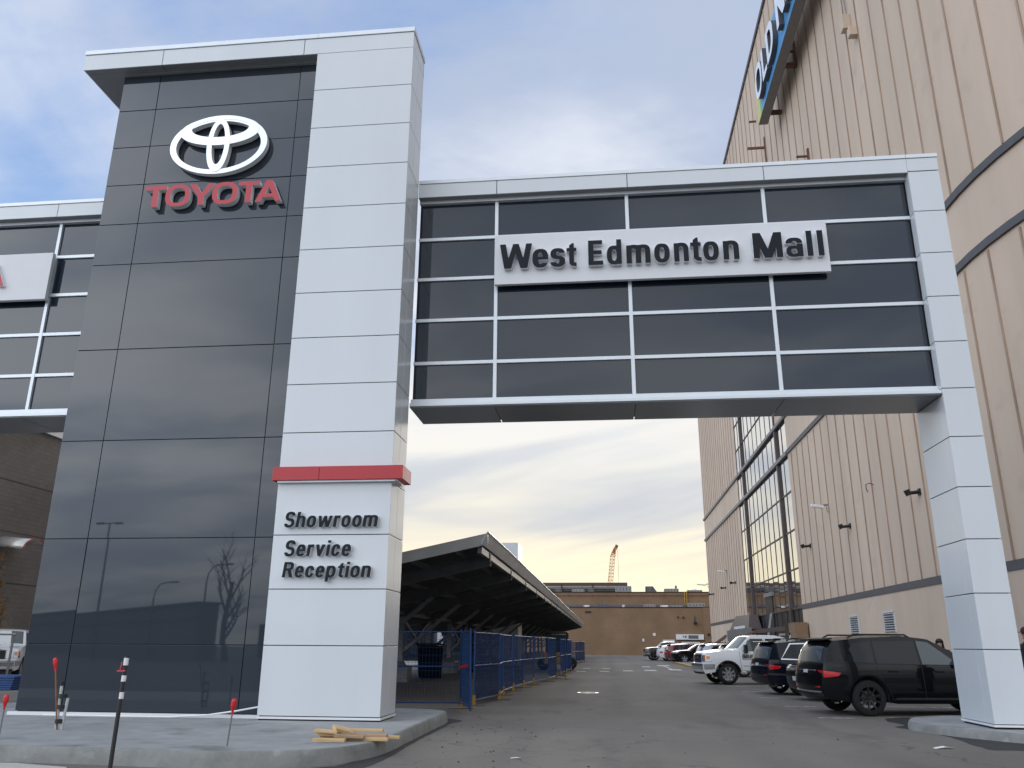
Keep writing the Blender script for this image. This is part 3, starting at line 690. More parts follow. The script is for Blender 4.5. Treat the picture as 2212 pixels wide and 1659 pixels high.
b.add([(XW, YE, 0), (90, YE, 0), (90, YE, HZ), (XW, YE, HZ)], [(0, 1, 2, 3)])
b.add([(wx(6), 6, 0), (90, 6, 0), (90, 6, HZ), (wx(6), 6, HZ)], [(3, 2, 1, 0)])
b.add([(90, 6, 0), (90, YE, 0), (90, YE, HZ), (90, 6, HZ)], [(0, 1, 2, 3)])
top = [(wx(y), y, HZ-.4) for y in ys]+[(XW, YE, HZ-.4), (90, YE, HZ-.4), (90, 6, HZ-.4)]; b.add(top, [tuple(range(len(top)))])
for y in (GY0, GY1): b.add([(XW, y, 0), (XW+.6, y, 0), (XW+.6, y, 24.2), (XW, y, 24.2)], [(0, 1, 2, 3)])
part(b, 'wall', 'beige', mall, smooth=True)
# standing seams between the wall sheets
b = MB()
def arc_ys(y0, y1, step):
    out = []; y = y0
    while y > y1:
        out.append(y); dx = .06*(29-y) if y < 29 else 0; y -= step/math.sqrt(1+dx*dx)
    return out
seam = arc_ys(57.6, 6.5, 1.62)+[82.9+1.62*k for k in range(17)]
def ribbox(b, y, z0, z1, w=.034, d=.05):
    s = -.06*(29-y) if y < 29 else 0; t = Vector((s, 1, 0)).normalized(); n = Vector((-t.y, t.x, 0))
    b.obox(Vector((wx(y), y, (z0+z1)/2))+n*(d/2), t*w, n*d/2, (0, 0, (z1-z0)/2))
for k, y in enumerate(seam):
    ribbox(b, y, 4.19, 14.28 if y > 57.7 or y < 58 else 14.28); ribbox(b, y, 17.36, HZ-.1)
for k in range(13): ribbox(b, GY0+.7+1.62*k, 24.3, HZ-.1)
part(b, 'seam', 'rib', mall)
# dark trims
b = MB()
def trim(b, yl, z0, z1, d): 
    for i in range(len(yl)-1):
        ya, yb = yl[i], yl[i+1]
        for (q0, q1, zz) in ((d, d, 0),):
            A0, A1 = Vector((wx(ya)-d, ya, z0)), Vector((wx(yb)-d, yb, z0)); B0, B1 = Vector((wx(ya)+.02, ya, z0)), Vector((wx(yb)+.02, yb, z0)); h = Vector((0, 0, z1-z0))
            b.add([A0, A1, B1, B0, A0+h, A1+h, B1+h, B0+h], [(0, 1, 2, 3), (7, 6, 5, 4), (4, 5, 1, 0), (5, 6, 2, 1), (7, 4, 0, 3)])
yl = [6+1.15*k for k in range(20)]+[29, 58.78]
for yy, z0, z1, d in ((yl, 3.87, 4.18, .03), ([GY1+.02, YE], 3.87, 4.18, .03), (yl, 14.40, 14.69, .10), (yl, 17.0, 17.29, .10)):
    b = MB(); trim(b, yy, z0, z1, d); part(b, 'trim_band', 'trim_grey', mall)
b = MB(); trim(b, [GY0-.0, YE+.05], 14.36, 14.62, .16); part(b, 'trim_band', 'trim_lite', mall)
b = MB(); trim(b, [GY0, YE+.05], 16.99, 17.24, .16); part(b, 'trim_band', 'trim_lite', mall)
b = MB(); yl2 = ys+[YE+.05]
trim(b, yl2, HZ-.35, HZ+.05, .12); part(b, 'roof_coping', 'mull', mall)
# tall glazing with its mullions, panes mirror the sky
b = MB(); GX = XW+.06; rp = random.Random(5)
hz = [0.0, 4.0, 6.6, 9.2, 11.85, 14.3, 17.2, 19.65, 22.1, 24.2]; mu = [GY0, 60.5, 62.3]+[62.3+1.94*k for k in range(1, 8)]+[77.75, 79.6, GY1]
for i in range(len(mu)-1):
    for k in range(1, len(hz)-1):
        if hz[k] > 17 and (mu[i] < 62.2): continue
        t1, t2 = rp.uniform(-.006, .006), rp.uniform(-.006, .006)
        b.add([(GX+t1, mu[i], hz[k]), (GX+t2, mu[i], hz[k+1]), (GX+t2+t1*.5, mu[i+1], hz[k+1]), (GX+t1-t2*.4, mu[i+1], hz[k])], [(0, 1, 2, 3)])
gl = part(b, 'curtain_glazing', 'mirror_glass', mall)
b = MB(); b.box(XW+.5, XW+.55, GY0, GY1, 0, 24.2); b.box(XW+.1, XW+.5, GY0, GY1, 0, 3.98); local(b, mall).build('backing', 'black', parent=mall)
b = MB()
for y in mu:
    th = .16 if abs(y-62.3) < .01 or abs(y-77.75) < .01 else .035
    d = .16 if th > .1 else .03
    b.box(GX-d, GX+.02, y-th, y+th, 0, 24.2 if y > 62.2 else 17)
for k in (1, 2, 3, 4, 7, 8): b.box(GX-.05, GX+.02, GY0 if hz[k] < 17 else 62.4, GY1, hz[k]-.05, hz[k]+.05)
part(b, 'mullion', 'mull', mall)
b = MB(); b.box(GX-.06, GX+.30, 69.0, 71.9, 1.3, 5.3); part(b, 'loading_door', 'black', mall)
b = MB(); b.box(GX-.14, GX, 68.8, 72.1, 5.3, 5.6); part(b, 'door_lintel', 'trim_lite', mall)
# louvred wall vents
for yc, zc, lb in ((46.95, 2.6, 'pale slatted wall vent, the further of two in the beige wall above the cars'), (41.3, 2.6, 'pale slatted wall vent, the nearer of two in the beige wall above the cars')):
    o = empty('wall_vent', (XW, yc, zc), lb, 'vent', group='louvred vents in the beige wall')
    b = MB(); b.box(-.06, -.002, -.78, -.72, -.45, .45); b.box(-.06, -.002, .72, .78, -.45, .45); b.box(-.061, -.002, -.78, .78, .42, .48); b.build('frame', 'alu', o)
    b = MB(); b.box(-.01, -.001, -.72, .72, -.45, .42); b.build('recess', 'black', o)
    b = MB()
    for k in range(8): z = -.40+.108*k; b.obox((-.045, 0, z), (0, .72, 0), (.035, 0, -.022), (.003, 0, .006))
    b.build('slat', 'alu', o)
# floodlights on arms
FL = [(35.5, 7.62, 'black tube floodlight beside the slim white column, largest of the wall floodlights'), (45.77, 7.62, 'black tube floodlight on the beige wall right of the white lamp arm'), (54.8, 7.6, 'black tube floodlight on the beige wall just right of the tall windows'),
      (86.9, 7.58, 'small black tube floodlight just left of the tall windows'), (94.1, 7.54, 'small black tube floodlight, middle of three left of the tall windows'), (105.0, 7.5, 'small black tube floodlight at the far end of the beige wall')]
for y, z, lb in FL:
    o = empty('wall_floodlight', (XW, y, z), lb, 'floodlight', group='black floodlights along the beige wall')
    b = MB(); b.tube([(-.02, 0, 0), (-.50, 0, -.06)], .075, 8); b.obox((-.03, 0, 0), (.03, 0, 0), (0, .13, 0), (0, 0, .13)); b.build('arm', 'black', o)
    b = MB(); b.tube([(-.44, 0, -.14), (-.50, 0, .0), (-.53, 0, .08)], .12, 10); b.build('lamp_head', 'black', o)
for y, z, L_, lb in ((49.6, 9.35, 1.0, 'white lamp on a short arm above two black floodlights, right of the tall windows'), (92.3, 9.2, 1.0, 'small white lamp on a short arm left of the tall windows'), (109.9, 9.0, 1.6, 'tiny white lamp arm sticking out past the far wall corner')):
    o = empty('wall_lamp', (XW, y, z), lb, 'lamp', group='white lamps along the beige wall')
    b = MB(); b.tube([(-.01, 0, .02), (-.3, 0, .0)], .05, 8); b.tube([(-.15, 0, 0), (-.12, .02, -.35), (-.0, .02, -.42)], .02, 6); b.build('arm', 'steel', o)
    b = MB(); b.obox((-.3-L_*.35, 0, -.07), (L_*.36, 0, -.05), (0, .11, 0), (.01, 0, .085)); b.build('lamp_head', 'white_paint', o, bevel=.03)
o = empty('hanging_bracket', (XW, 41.2, 8.86), 'small curved wire hook on the beige wall above a black floodlight', 'bracket')
b = MB(); b.tube([(0, 0, .12), (-.2, 0, .2), (-.36, 0, .12), (-.36, 0, -.1), (-.3, 0, -.25)], .025, 6); b.build('hook', 'rust', o)
for y, z, w, h, lb in ((35.9, 31.45, .45, .85, 'beige junction box hanging under a cable high on the ribbed wall'), (35.1, 30.25, .36, .5, 'small beige box just below the junction box high on the wall')):
    o = empty('junction_box', (XW, y, z), lb, 'box')
    b = MB(); b.box(-.42, -.01, -w/2, w/2, -h/2, h/2); b.build('case', 'beige', o, bevel=.02)
    if h > .6:
        b = MB(); b.tube([(-.1, 0, h/2), (-.1, .1, 1.5), (-.1, .05, 4)], .035, 6); b.tube([(-.1, -.1, -h/2), (-.12, -.14, -h/2-.2), (-.1, -.05, -h/2-.25)], .03, 6); b.build('cable', 'steel', o)
for y, z, s_, lb in ((45.4, 29.9, .5, 'rusty clip on the ribbed wall just above the glazed bridge'), (45.7, 37.8, .7, 'rusty steel bracket under the blue banner sign, nearer to the viewer'), (56.2, 37.6, .9, 'rusty steel bracket at the far yellow end of the blue banner sign')):
    o = empty('wall_bracket', (XW, y, z), lb, 'bracket')
    b = MB(); b.box(-s_*1.5, 0, -.07, .07, -.09*s_, .09*s_); b.box(-.1, 0, -.12, .12, -s_*1.6, s_); b.build('plate', 'rust', o)
rc = random.Random(11)
for y, z in ((63.1, 33.6), (61.0, 37.6), (68.2, 37.3), (58.6, 41.6), (66.5, 33.0)):
    o = empty('wall_stub', (XW, y, z), 'small rusty pipe stub poking from the ribbed wall below the banner sign', 'pipe stub', group='rusty pipe stubs on the ribbed wall')
    b = MB(); b.tube([(0, 0, 0), (-.55, 0, -.02)], .09, 8); b.build('pipe', 'rust', o)
# blue banner sign hung off the wall
sg = empty('banner_sign', (12.0, 42, 36.3), 'long blue banner sign with white capital letters high on the ribbed wall', 'sign')
b = MB(); b.box(11.55, 12.16, 26, 51.3, 36.3, 39.7); part(b, 'case', 'trim_lite', sg)
b = MB(); b.box(11.53, 11.549, 26, 49.6, 36.32, 39.68); part(b, 'face', 'sign_blue', sg)
b = MB(); b.box(11.53, 11.549, 50.25, 51.28, 36.32, 39.68); part(b, 'yellow_stripe', mat('sign_yellow', (.62, .55, .16), .5), sg)
b = MB(); b.box(11.53, 11.549, 49.605, 50.245, 36.32, 39.68); part(b, 'green_stripe', mat('sign_green', (.16, .45, .30), .5), sg)
b = MB()
for y in (30, 37.5, 45.7, 50.6): b.box(12.165, 12.99, y-.1, y+.1, 36.6, 36.9); b.box(12.165, 12.99, y-.1, y+.1, 39.0, 39.3)
part(b, 'hanger', 'rust', sg)
l = sg.location
word('OLD', [(0, 2.1), (2.35, 3.75), (4.0, 6.0)], 'letter', ('letter_white', 'trim_grey'), sg, 2.3, .16, (11.36-l.x, 49.7-l.y, 36.85-l.z), LEFT, (0, -1, 0))
word('NAVY', [(0, 2.2), (2.4, 4.6), (4.7, 6.9), (7.1, 9.2)], 'letter', ('letter_white', 'trim_grey'), sg, 2.3, .16, (11.36-l.x, 42.6-l.y, 36.85-l.z), LEFT, (0, -1, 0))
# loading dock in front of the glazing
dk = empty('loading_dock', (10.5, 64, 0), 'grey panelled loading dock with dark railings below the tall windows', 'loading dock')
b = MB(); b.add([(10, 73.7, 1.9), (10, 61.8, 2.0), (10, 61.8, 2.78), (10, 73.7, 2.74), (10.1, 73.7, 1.9), (10.1, 61.8, 2.0), (10.1, 61.8, 2.78), (10.1, 73.7, 2.74)], [(0, 1, 2, 3), (7, 6, 5, 4), (0, 4, 5, 1), (1, 5, 6, 2), (2, 6, 7, 3), (3, 7, 4, 0)]); part(b, 'screen_panel', 'steel', dk)
b = MB(); b.box(10.12, 12.95, 59.4, 74, .0, 1.9); part(b, 'platform', 'kerb_concrete', dk)
b = MB(); b.bar((9.9, 59.3, 2.48), (9.9, 70.5, 1.75), .09, .13); b.bar((9.9, 73.8, 2.3), (9.9, 90, 1.0), .12, .2)
for k in range(9): b.bar((9.9, 74.5+1.5*k, .02), (9.9, 74.5+1.5*k, 2.2-.12*k), .05, .05)
b.bar((9.9, 59.3, 0), (9.9, 59.3, 2.55), .12, .12); part(b, 'handrail', 'rust', dk)
b = MB(); b.add([(12.2, 83.3, 4.2), (12.2, 75.4, 4.1), (11.8, 73.8, 2.9), (11.8, 85.0, 2.95), (12.9, 83.3, 4.2), (12.9, 75.4, 4.1), (12.9, 73.8, 2.9), (12.9, 85.0, 2.95)], [(0, 1, 2, 3), (4, 7, 6, 5), (0, 4, 5, 1), (1, 5, 6, 2), (2, 6, 7, 3), (3, 7, 4, 0)]); part(b, 'dock_hood', 'mull', dk)
b = MB(); b.bar((12.5, 77.5, 4.2), (11.9, 74.8, 2.6), .15, .15); part(b, 'brace', 'trim_lite', dk)
b = MB(); b.bar((12.5, 67.1, 3.85), (11.6, 64.3, 2.0), .15, .15); part(b, 'brace', 'trim_lite', dk)
b = MB(); b.box(9.9, 10.04, 49.5, 59.2, 2.33, 2.58); b.box(9.9, 10.04, 49.5, 49.6, 0, 2.33); part(b, 'dock_beam', 'mull', dk)
b = MB(); b.box(12.1, 12.9, 57.3, 59.3, .13, 3.0); part(b, 'brick_pier', 'brick', dk)
b = MB(); b.box(10.05, 10.12, 49.3, 52.3, 2.1, 2.22); b.box(10.05, 10.12, 49.3, 49.4, 0, 2.22); b.box(10.05, 10.12, 52.2, 52.3, 0, 2.22); part(b, 'cage', 'galv', dk)
for k in range(3):
    b = MB(); b.box(9.98, 10.14, 65+1.7*k, 66+1.7*k, 2.76, 2.95); part(b, 'light_box', 'white_paint', dk)

# ================================================================ far brick building, roof plant, crane
YB2 = 145.0
bk = empty('brick_building', (6, 150, 0), 'wide brown brick building closing the far end of the road', 'building')
b = MB(); b.box(-60, 16.0, YB2, 165, 0, 7.58); b.box(16.0, 40, YB2-.5, 165, 0, 7.58); part(b, 'wall', 'brick', bk)
b = MB(); b.box(-60, 40, 152, 175, 7.7, 10.45); part(b, 'upper_wall', 'brick', bk)
b = MB(); b.box(-60.05, 40, YB2-.08, YB2+.3, 7.585, 7.70); b.box(-60.05, 40, 151.92, 152.3, 10.455, 10.58); part(b, 'roof_coping', 'black', bk)
b = MB(); b.tube([(-60, 151.8, 9.98), (40, 151.8, 9.98)], .055, 6)
for k in range(40): b.tube([(-38+2.1*k, 151.8, 9.7), (-38+2.1*k, 151.8, 10.2)], .04, 5)
part(b, 'gutter_pipe', 'rust', bk)
b = MB(); b.tube([(13.75, 151.75, 10.6), (13.75, 151.75, 7.7)], .09, 6); b.tube([(14.1, 151.75, 10.6), (14.1, 151.75, 7.7)], .09, 6); part(b, 'downpipe', 'yellow', bk)
b = MB(); b.box(7.62, 8.05, YB2-.06, YB2-.005, 3.05, 3.5); b.box(5.85, 6.15, YB2-.06, YB2-.005, 2.15, 2.6); part(b, 'notice', 'white_paint', bk)
b = MB(); b.box(-3.5, -2.5, YB2-.1, YB2-.005, 6.75, 6.98); b.tube([(11.83, YB2-.2, 6.05), (11.83, YB2, 6.05)], .14, 8); b.tube([(12.7, YB2-.25, 6.0), (12.7, YB2, 6.0)], .16, 8); b.box(14.35, 14.85, YB2-.45, YB2-.005, 4.95, 5.3); b.box(14.55, 14.63, YB2-.1, YB2-.004, 5.3, 6.2); b.tube([(16.6, YB2-.8, 3.3), (16.6, YB2-.5, 3.3)], .2, 8); part(b, 'wall_fitting', 'black', bk)
b = MB(); b.box(9.2, 11.1, YB2-.05, YB2-.003, 0, 2.35); b.box(12.2, 15.2, YB2-.05, YB2-.003, 0, 2.3); part(b, 'entrance', 'black', bk)
b = MB(); b.box(9.2, 11.1, YB2-.12, YB2-.055, 2.15, 2.45); b.box(12.2, 15.2, YB2-.12, YB2-.055, 1.85, 2.15); part(b, 'door_head', 'white_paint', bk)
o = empty('entrance_sign', (13.6, YB2-.2, 2.9), 'white fascia sign with a slanted dark mark over the far brick doorway', 'sign')
b = MB(); b.box(-2.25, 2.25, -.2, .15, -.42, .42); b.build('board', 'white_paint', o)
b = MB(); b.box(-.25, 1.35, -.23, -.205, -.26, .28); b.build('dark_panel', 'roof_unit_dark', o)
b = MB(); b.box(-1.25, -.255, -.225, -.205, -.28, .3); b.build('mark_panel', 'sign_board', o)
b = MB()
for p in (((-1.2, .2), (-1.05, .2), (-.88, -.14), (-1.0, -.14)), ((-.88, .2), (-.72, .2), (-.62, -.14), (-.74, -.14)), ((-.5, .2), (-.62, -.14), (-.74, -.14), (-.62, .2))):
    b.add([(x, -.23, z) for x, z in p]+[(x, -.226, z) for x, z in p], [(3, 2, 1, 0), (0, 1, 5, 4), (1, 2, 6, 5), (2, 3, 7, 6), (3, 0, 4, 7)])
b.build('mark', 'letter_dark', o)
fg = empty('warehouse', (-5, 190, 0), 'grey low metal clad block rising behind the far brick roof', 'building')
b = MB(); b.box(-60, 4.7, 188, 215, 0, 13.9); part(b, 'wall', 'far_grey', fg)
b = MB(); b.box(-60, 4.8, 187.9, 188.3, 13.95, 14.7); part(b, 'roof_edge', 'mull', fg)
b = MB()
for z in (12.9, 13.3): b.box(-60, 4.69, 187.85, 187.98, z-.1, z+.1)
part(b, 'wall_trim', 'black', fg)
b = MB()
for x in (-9.6, -2.8): b.box(x-.1, x+.1, 187.6, 187.84, 11, 14.3)
part(b, 'roof_pipe', 'black', fg)
# air handling units, one thing each
def unit(x0, x1, y, z0, z1, m, lb, extra=None):
    o = empty('roof_unit', ((x0+x1)/2, y, z0), lb, 'roof unit', group='plant on the far brick roofs'); w = (x1-x0)/2; h = z1-z0
    b = MB(); b.box(-w, w, -.8, .8, .02, h); b.build('case', m, o, bevel=.04)
    b = MB(); n = max(2, int(w*4))
    for k in range(n): xx = -w*.8+1.6*w*k/(n-1); b.box(xx-.03, xx+.03, -.83, -.805, h*.25, h*.8)
    b.build('grille', 'black', o)
    if extra == 'dome': b = MB(); b.tube([(0, 0, h), (0, 0, h+.15), (0, 0, h+.3)], w*.5, 10, r2=w*.15); b.build('dome', 'white_paint', o)
    if extra == 'stack': b = MB(); b.box(w*.55, w*.8, -.2, .2, h, h+.55); b.build('flue', 'roof_unit_dark', o)
    if extra == 'slope': b = MB(); b.add([(w, -.8, 0.02), (w+.7, -.8, .02), (w, -.8, h), (w, .8, 0.02), (w+.7, .8, .02), (w, .8, h)], [(0, 1, 2), (5, 4, 3), (1, 4, 5, 2), (0, 3, 4, 1)]); b.build('hood', m, o)
unit(-9.1, -8.0, 154, 10.6, 11.25, 'roof_unit_dark', 'small dark unit at the left end of the upper brick roof')
unit(-6.0, -3.8, 154, 10.6, 11.1, 'roof_unit', 'low grey unit second from left on the upper brick roof', 'stack')
unit(-3.2, -2.05, 154, 10.6, 11.3, 'roof_unit_dark', 'small dark cube unit in front of the grey warehouse wall')
unit(1.75, 4.6, 154, 10.6, 11.65, 'roof_unit', 'large grey unit with sloping hood below the crane boom', None)
unit(7.1, 8.4, 154, 10.6, 11.6, 'roof_unit_dark', 'square dark unit standing alone against the yellow sky', 'slope')
unit(10.4, 12.9, 154, 10.6, 11.2, 'roof_unit', 'grey unit with a box on top left of the two yellow pipes', 'stack')
unit(14.4, 17.0, 154, 10.6, 10.95, 'roof_unit', 'low unit with pale dome and flue at the right end of the upper roof', 'dome')
unit(-3.8, -2.8, 147.5, 7.72, 8.05, 'white_paint', 'small white box leftmost on the lower brick roof')
unit(-1.3, .2, 147.5, 7.72, 8.28, 'roof_unit_dark', 'dark louvred unit on the lower brick roof')
unit(6.4, 8.4, 147.5, 7.72, 8.15, 'roof_unit', 'long pale grey unit on the lower brick roof, centre')
unit(9.2, 10.5, 147.5, 7.72, 8.05, 'white_paint', 'white box unit beside the long grey unit on the lower roof')
unit(10.8, 12.9, 147.5, 7.72, 8.02, 'roof_unit', 'low pale unit left of the tallest unit on the lower roof')
unit(13.8, 16.6, 147.5, 7.72, 8.4, 'roof_unit', 'tallest and widest pale unit at the right end of the lower roof')
b = MB(); b.box(-40, 17, 149.5, 150, 7.7, 8.25); tag(b.build('parapet_duct', 'roof_unit_dark'), 'long dark duct running along the lower brick roof', 'duct')
b = MB(); b.tube([(3.0, 147.5, 7.7), (3.0, 147.5, 8.05)], .22, 8); b.tube([(3.0, 147.5, 8.05), (3.0, 147.5, 8.15)], .3, 8); tag(b.build('roof_vent', 'white_paint'), 'tiny white mushroom vent midway on the lower brick roof', 'vent')
# lattice boom of a crane
cr = empty('crane', (.8, 220, 0), 'orange lattice crane boom leaning right above the far roofs', 'crane')
b = MB(); p0, p1, p2 = Vector((1.2, 220, 8)), Vector((2.1, 220, 23.6)), Vector((3.1, 220, 26.3))
def lattice(b, a, c, wa, wc, n, r):
    ax = Vector((1, 0, -.07)).normalized(); ay = Vector((0, 1, 0)); prev = None
    for k in range(n+1):
        t = k/n; p = a.lerp(c, t); w = wa+(wc-wa)*t; q = [p+ax*w+ay*w, p-ax*w+ay*w, p-ax*w-ay*w, p+ax*w-ay*w]
        if prev:
            for j in range(4):
                b.bar(prev[j], q[j], r*1.5, r*1.5); b.bar(prev[j], q[(j+1) % 4], r, r); b.bar(q[j], q[(j+1) % 4], r, r)
        prev = q
lattice(b, Vector((.2, 220, 8)), p1, .62, .58, 18, .075); lattice(b, p1, Vector((2.75, 220, 25.8)), .58, .25, 4, .09)
part(b, 'boom', 'orange', cr)
b = MB(); b.bar((2.3, 220, 24.4), (3.3, 220, 26.5), .5, .7); b.bar((2.8, 220, 25.9), (3.5, 220, 26.2), .4, .5); part(b, 'boom_head', 'rust', cr)
b = MB(); b.tube([(3.4, 220, 26.1), (3.5, 220, 8)], .03, 5); b.tube([(3.3, 220, 26.3), (-1.5, 220, 9)], .025, 5); part(b, 'hoist_rope', 'black', cr)
b = MB(); b.box(-2, 2.4, 217, 223, 1.0, 4); b.box(-2.4, 2.8, 216, 217.2, 0, 1.2); b.box(-2.4, 2.8, 222.8, 224, 0, 1.2); b.bar((0, 220, 4), (.2, 220, 8.2), 1.1, 1.1); part(b, 'crane_base', 'orange', cr)

# ================================================================ open parking canopy with steel frames
cp = empty('parking_canopy', (-6, 60, 0), 'long open steel canopy with mono pitch roof over the fenced yard', 'canopy')
EX, EZ, SL, WX, Y0, Y1 = -3.14, 4.42, .2125, -11.5, 22.6, 120.0
rz = lambda x: EZ-.03-(EX-x)*SL
b = MB(); b.add([(EX-.12, Y0+.1, rz(EX-.12)-.16), (EX-.12, Y1, rz(EX-.12)-.16), (WX, Y1, rz(WX)-.16), (WX, Y0+.1, rz(WX)-.16), (EX-.12, Y0+.1, rz(EX-.12)-.05), (EX-.12, Y1, rz(EX-.12)-.05), (WX, Y1, rz(WX)-.05), (WX, Y0+.1, rz(WX)-.05)], [(0, 1, 2, 3), (7, 6, 5, 4), (0, 4, 5, 1), (2, 6, 7, 3), (1, 5, 6, 2), (3, 7, 4, 0)])
part(b, 'roof_deck', 'deck', cp)
rf = random.Random(2)
b = MB(); x = EX
for k in range(3):                             # front fascia in three lengths
    xa, xb = EX-.02-2.6*k, EX-.02-2.6*(k+1)+.012; dv = rf.uniform(-.006, .006)
    b.add([(xa, Y0+dv, rz(xa)+.03), (xb, Y0, rz(xb)+.03), (xb, Y0+.04, rz(xb)-.27), (xa, Y0+.04+dv, rz(xa)-.27), (xa, Y0+.1, rz(xa)+.03), (xb, Y0+.1, rz(xb)+.03), (xb, Y0+.08, rz(xb)-.27), (xa, Y0+.08, rz(xa)-.27)], [(0, 1, 2, 3), (7, 6, 5, 4), (0, 4, 5, 1), (3, 2, 6, 7), (0, 3, 7, 4), (1, 5, 6, 2)])
part(b, 'front_fascia', 'galv', cp)
b = MB(); n = 18; seg = (Y1-Y0)/n
for k in range(n):                             # eave gutter: sloping face, rolled lip, slightly uneven lengths
    ya, yb = Y0+seg*k, Y0+seg*(k+1)-.02; w1, w2 = rf.uniform(-.02, .02), rf.uniform(-.02, .02)
    for dz, dx in ((0, 0),):
        A = [(EX+w1, ya, EZ), (EX+w2, yb, EZ+.0), (EX-.16+w2, yb, EZ-.30), (EX-.16+w1, ya, EZ-.30)]
        b.add(A+[(x-.05, y, z) for x, y, z in A], [(0, 1, 2, 3), (7, 6, 5, 4), (0, 4, 5, 1), (3, 2, 6, 7), (0, 3, 7, 4), (1, 5, 6, 2)])
    b.tube([(EX+w1, ya, EZ+.01), (EX+w2, yb, EZ+.01)], .03, 6)
part(b, 'eave_gutter', 'galv', cp)
b = MB(); b.box(EX-.34, EX-.22, Y0+.3, Y1, EZ-.52, EZ-.34); part(b, 'eave_beam', 'steel', cp)
FR = [24.6+5.65*k for k in range(17)]
b = MB()
for k in range(7): xx = EX-.9-1.25*k; b.bar((xx, Y0+.2, rz(xx)-.24), (xx, Y1, rz(xx)-.24), .07, .15)
part(b, 'purlin', 'dark_steel', cp)
for y in FR:
    b = MB(); zo = .46; h = .32
    for dz, th in ((0, .03), (-h, .03)): b.bar((EX-.2, y, rz(EX-.2)-zo+h/2+dz), (WX+.2, y, rz(WX+.2)-zo+h/2+dz), .17, th)
    b.bar((EX-.2, y, rz(EX-.2)-zo), (WX+.2, y, rz(WX+.2)-zo), .02, h-.03)
    b.bar((EX-.22, y-.01, rz(EX)-zo), (EX-.2, y-.01, rz(EX)-zo), .2, h+.04)
    part(b, 'rafter', 'dark_steel', cp)
    b = MB(); b.bar((-8.6, y, 1.2), (-6.2, y, rz(-6.2)-.62), .13, .13); part(b, 'strut', 'steel', cp)
    b = MB(); cx = -8.65
    b.box(cx-.11, cx+.11, y-.11, y-.09, .62, rz(cx)-.6); b.box(cx-.11, cx+.11, y+.09, y+.11, .62, rz(cx)-.6); b.box(cx-.012, cx+.012, y-.09, y+.09, .62, rz(cx)-.6)
    b.add([(cx-.26, y-.26, .6), (cx+.26, y-.26, .6), (cx+.26, y+.26, .6), (cx-.26, y+.26, .6), (cx-.12, y-.12, .82), (cx+.12, y-.12, .82), (cx+.12, y+.12, .82), (cx-.12, y+.12, .82)], [(3, 2, 1, 0), (0, 1, 5, 4), (1, 2, 6, 5), (2, 3, 7, 6), (3, 0, 4, 7)])
    cl = part(b, 'post', 'steel', cp)
    b = MB(); b.box(cx-.42, cx+.42, y-.42, y+.42, 0, .595); local(b, cp).build('footing', 'kerb_concrete', parent=cl, bevel=.03)
b = MB()
for i in range(0, 8):
    y = FR[i]; yb = FR[i+1]
    if i % 2 == 0: b.bar((-8.65, y, .9), (-8.65, yb, 2.6), .1, .1); b.bar((-8.66, y, 2.6), (-8.66, yb, .9), .1, .1)
    b.bar((-8.6, y, 2.75), (-8.6, yb, 2.75), .1, .14)
part(b, 'cross_brace', 'steel', cp)

# ================================================================ white showroom behind the canopy, block building on the left
sw = empty('showroom_building', (-12, 66, 0), 'white showroom with a tall white pylon just showing above the canopy', 'building')
b = MB(); b.box(-26, -8.98, 66, 90, 0, 8.35); part(b, 'wall', 'white_panel', sw)
b = MB(); b.box(-8.97, -6.68, 65, 68, 0, 9.12); part(b, 'pylon', 'white_panel', sw)
b = MB()
for z in (2.1, 4.4, 6.7, 7.9): b.box(-8.98, -6.67, 64.985, 64.999, z-.02, z+.02); b.box(-6.679, -6.668, 65, 68, z-.02, z+.02)
part(b, 'panel_joint', 'joint', sw)
b = MB()
for k in range(5): b.box(-25+3.1*k, -22.4+3.1*k, 65.95, 65.995, .3, 3.2)
part(b, 'shop_window', 'dark_glass', sw)
lb_ = empty('block_building', (-33, 50, 0), 'dull brown block wall building behind the left bridge', 'building')
b = MB(); b.box(-50, -27, 26, 95, 0, 11.2); part(b, 'wall', 'block', lb_)
b = MB()
for z in (1.85, 4.05, 6.3, 8.56): b.box(-27.02, -26.985, 26, 95, z-.02, z+.02)
part(b, 'wall_joint', 'joint', lb_)
b = MB(); b.box(-50.1, -26.85, 25.9, 95, 11.21, 11.75); part(b, 'roof_coping', 'white_paint', lb_)
aw = empty('wall_canopy', (-27, 35.2, 5.52), 'pale half round metal canopy sticking out of the brown block wall', 'canopy')
b = MB(); vs = []; n = 10
for i in range(n+1):
    t = math.pi*i/n*.8; vs += [(1.5, -.8*math.cos(t)*1.0, .5*math.sin(t)-.1), (0, -.8*math.cos(t), .5*math.sin(t)+.05)]
b.add(vs, [(2*i, 2*i+2, 2*i+3, 2*i+1) for i in range(n)]); oo = b.build('hood', 'galv', aw, smooth=True); md = oo.modifiers.new('solid', 'SOLIDIFY'); md.thickness = .05
b = MB(); b.tube([(1.51, -.8*math.cos(math.pi*i/n*.8), .5*math.sin(math.pi*i/n*.8)-.1) for i in range(n+1)], .028, 6); b.build('edge', 'red_band', aw)
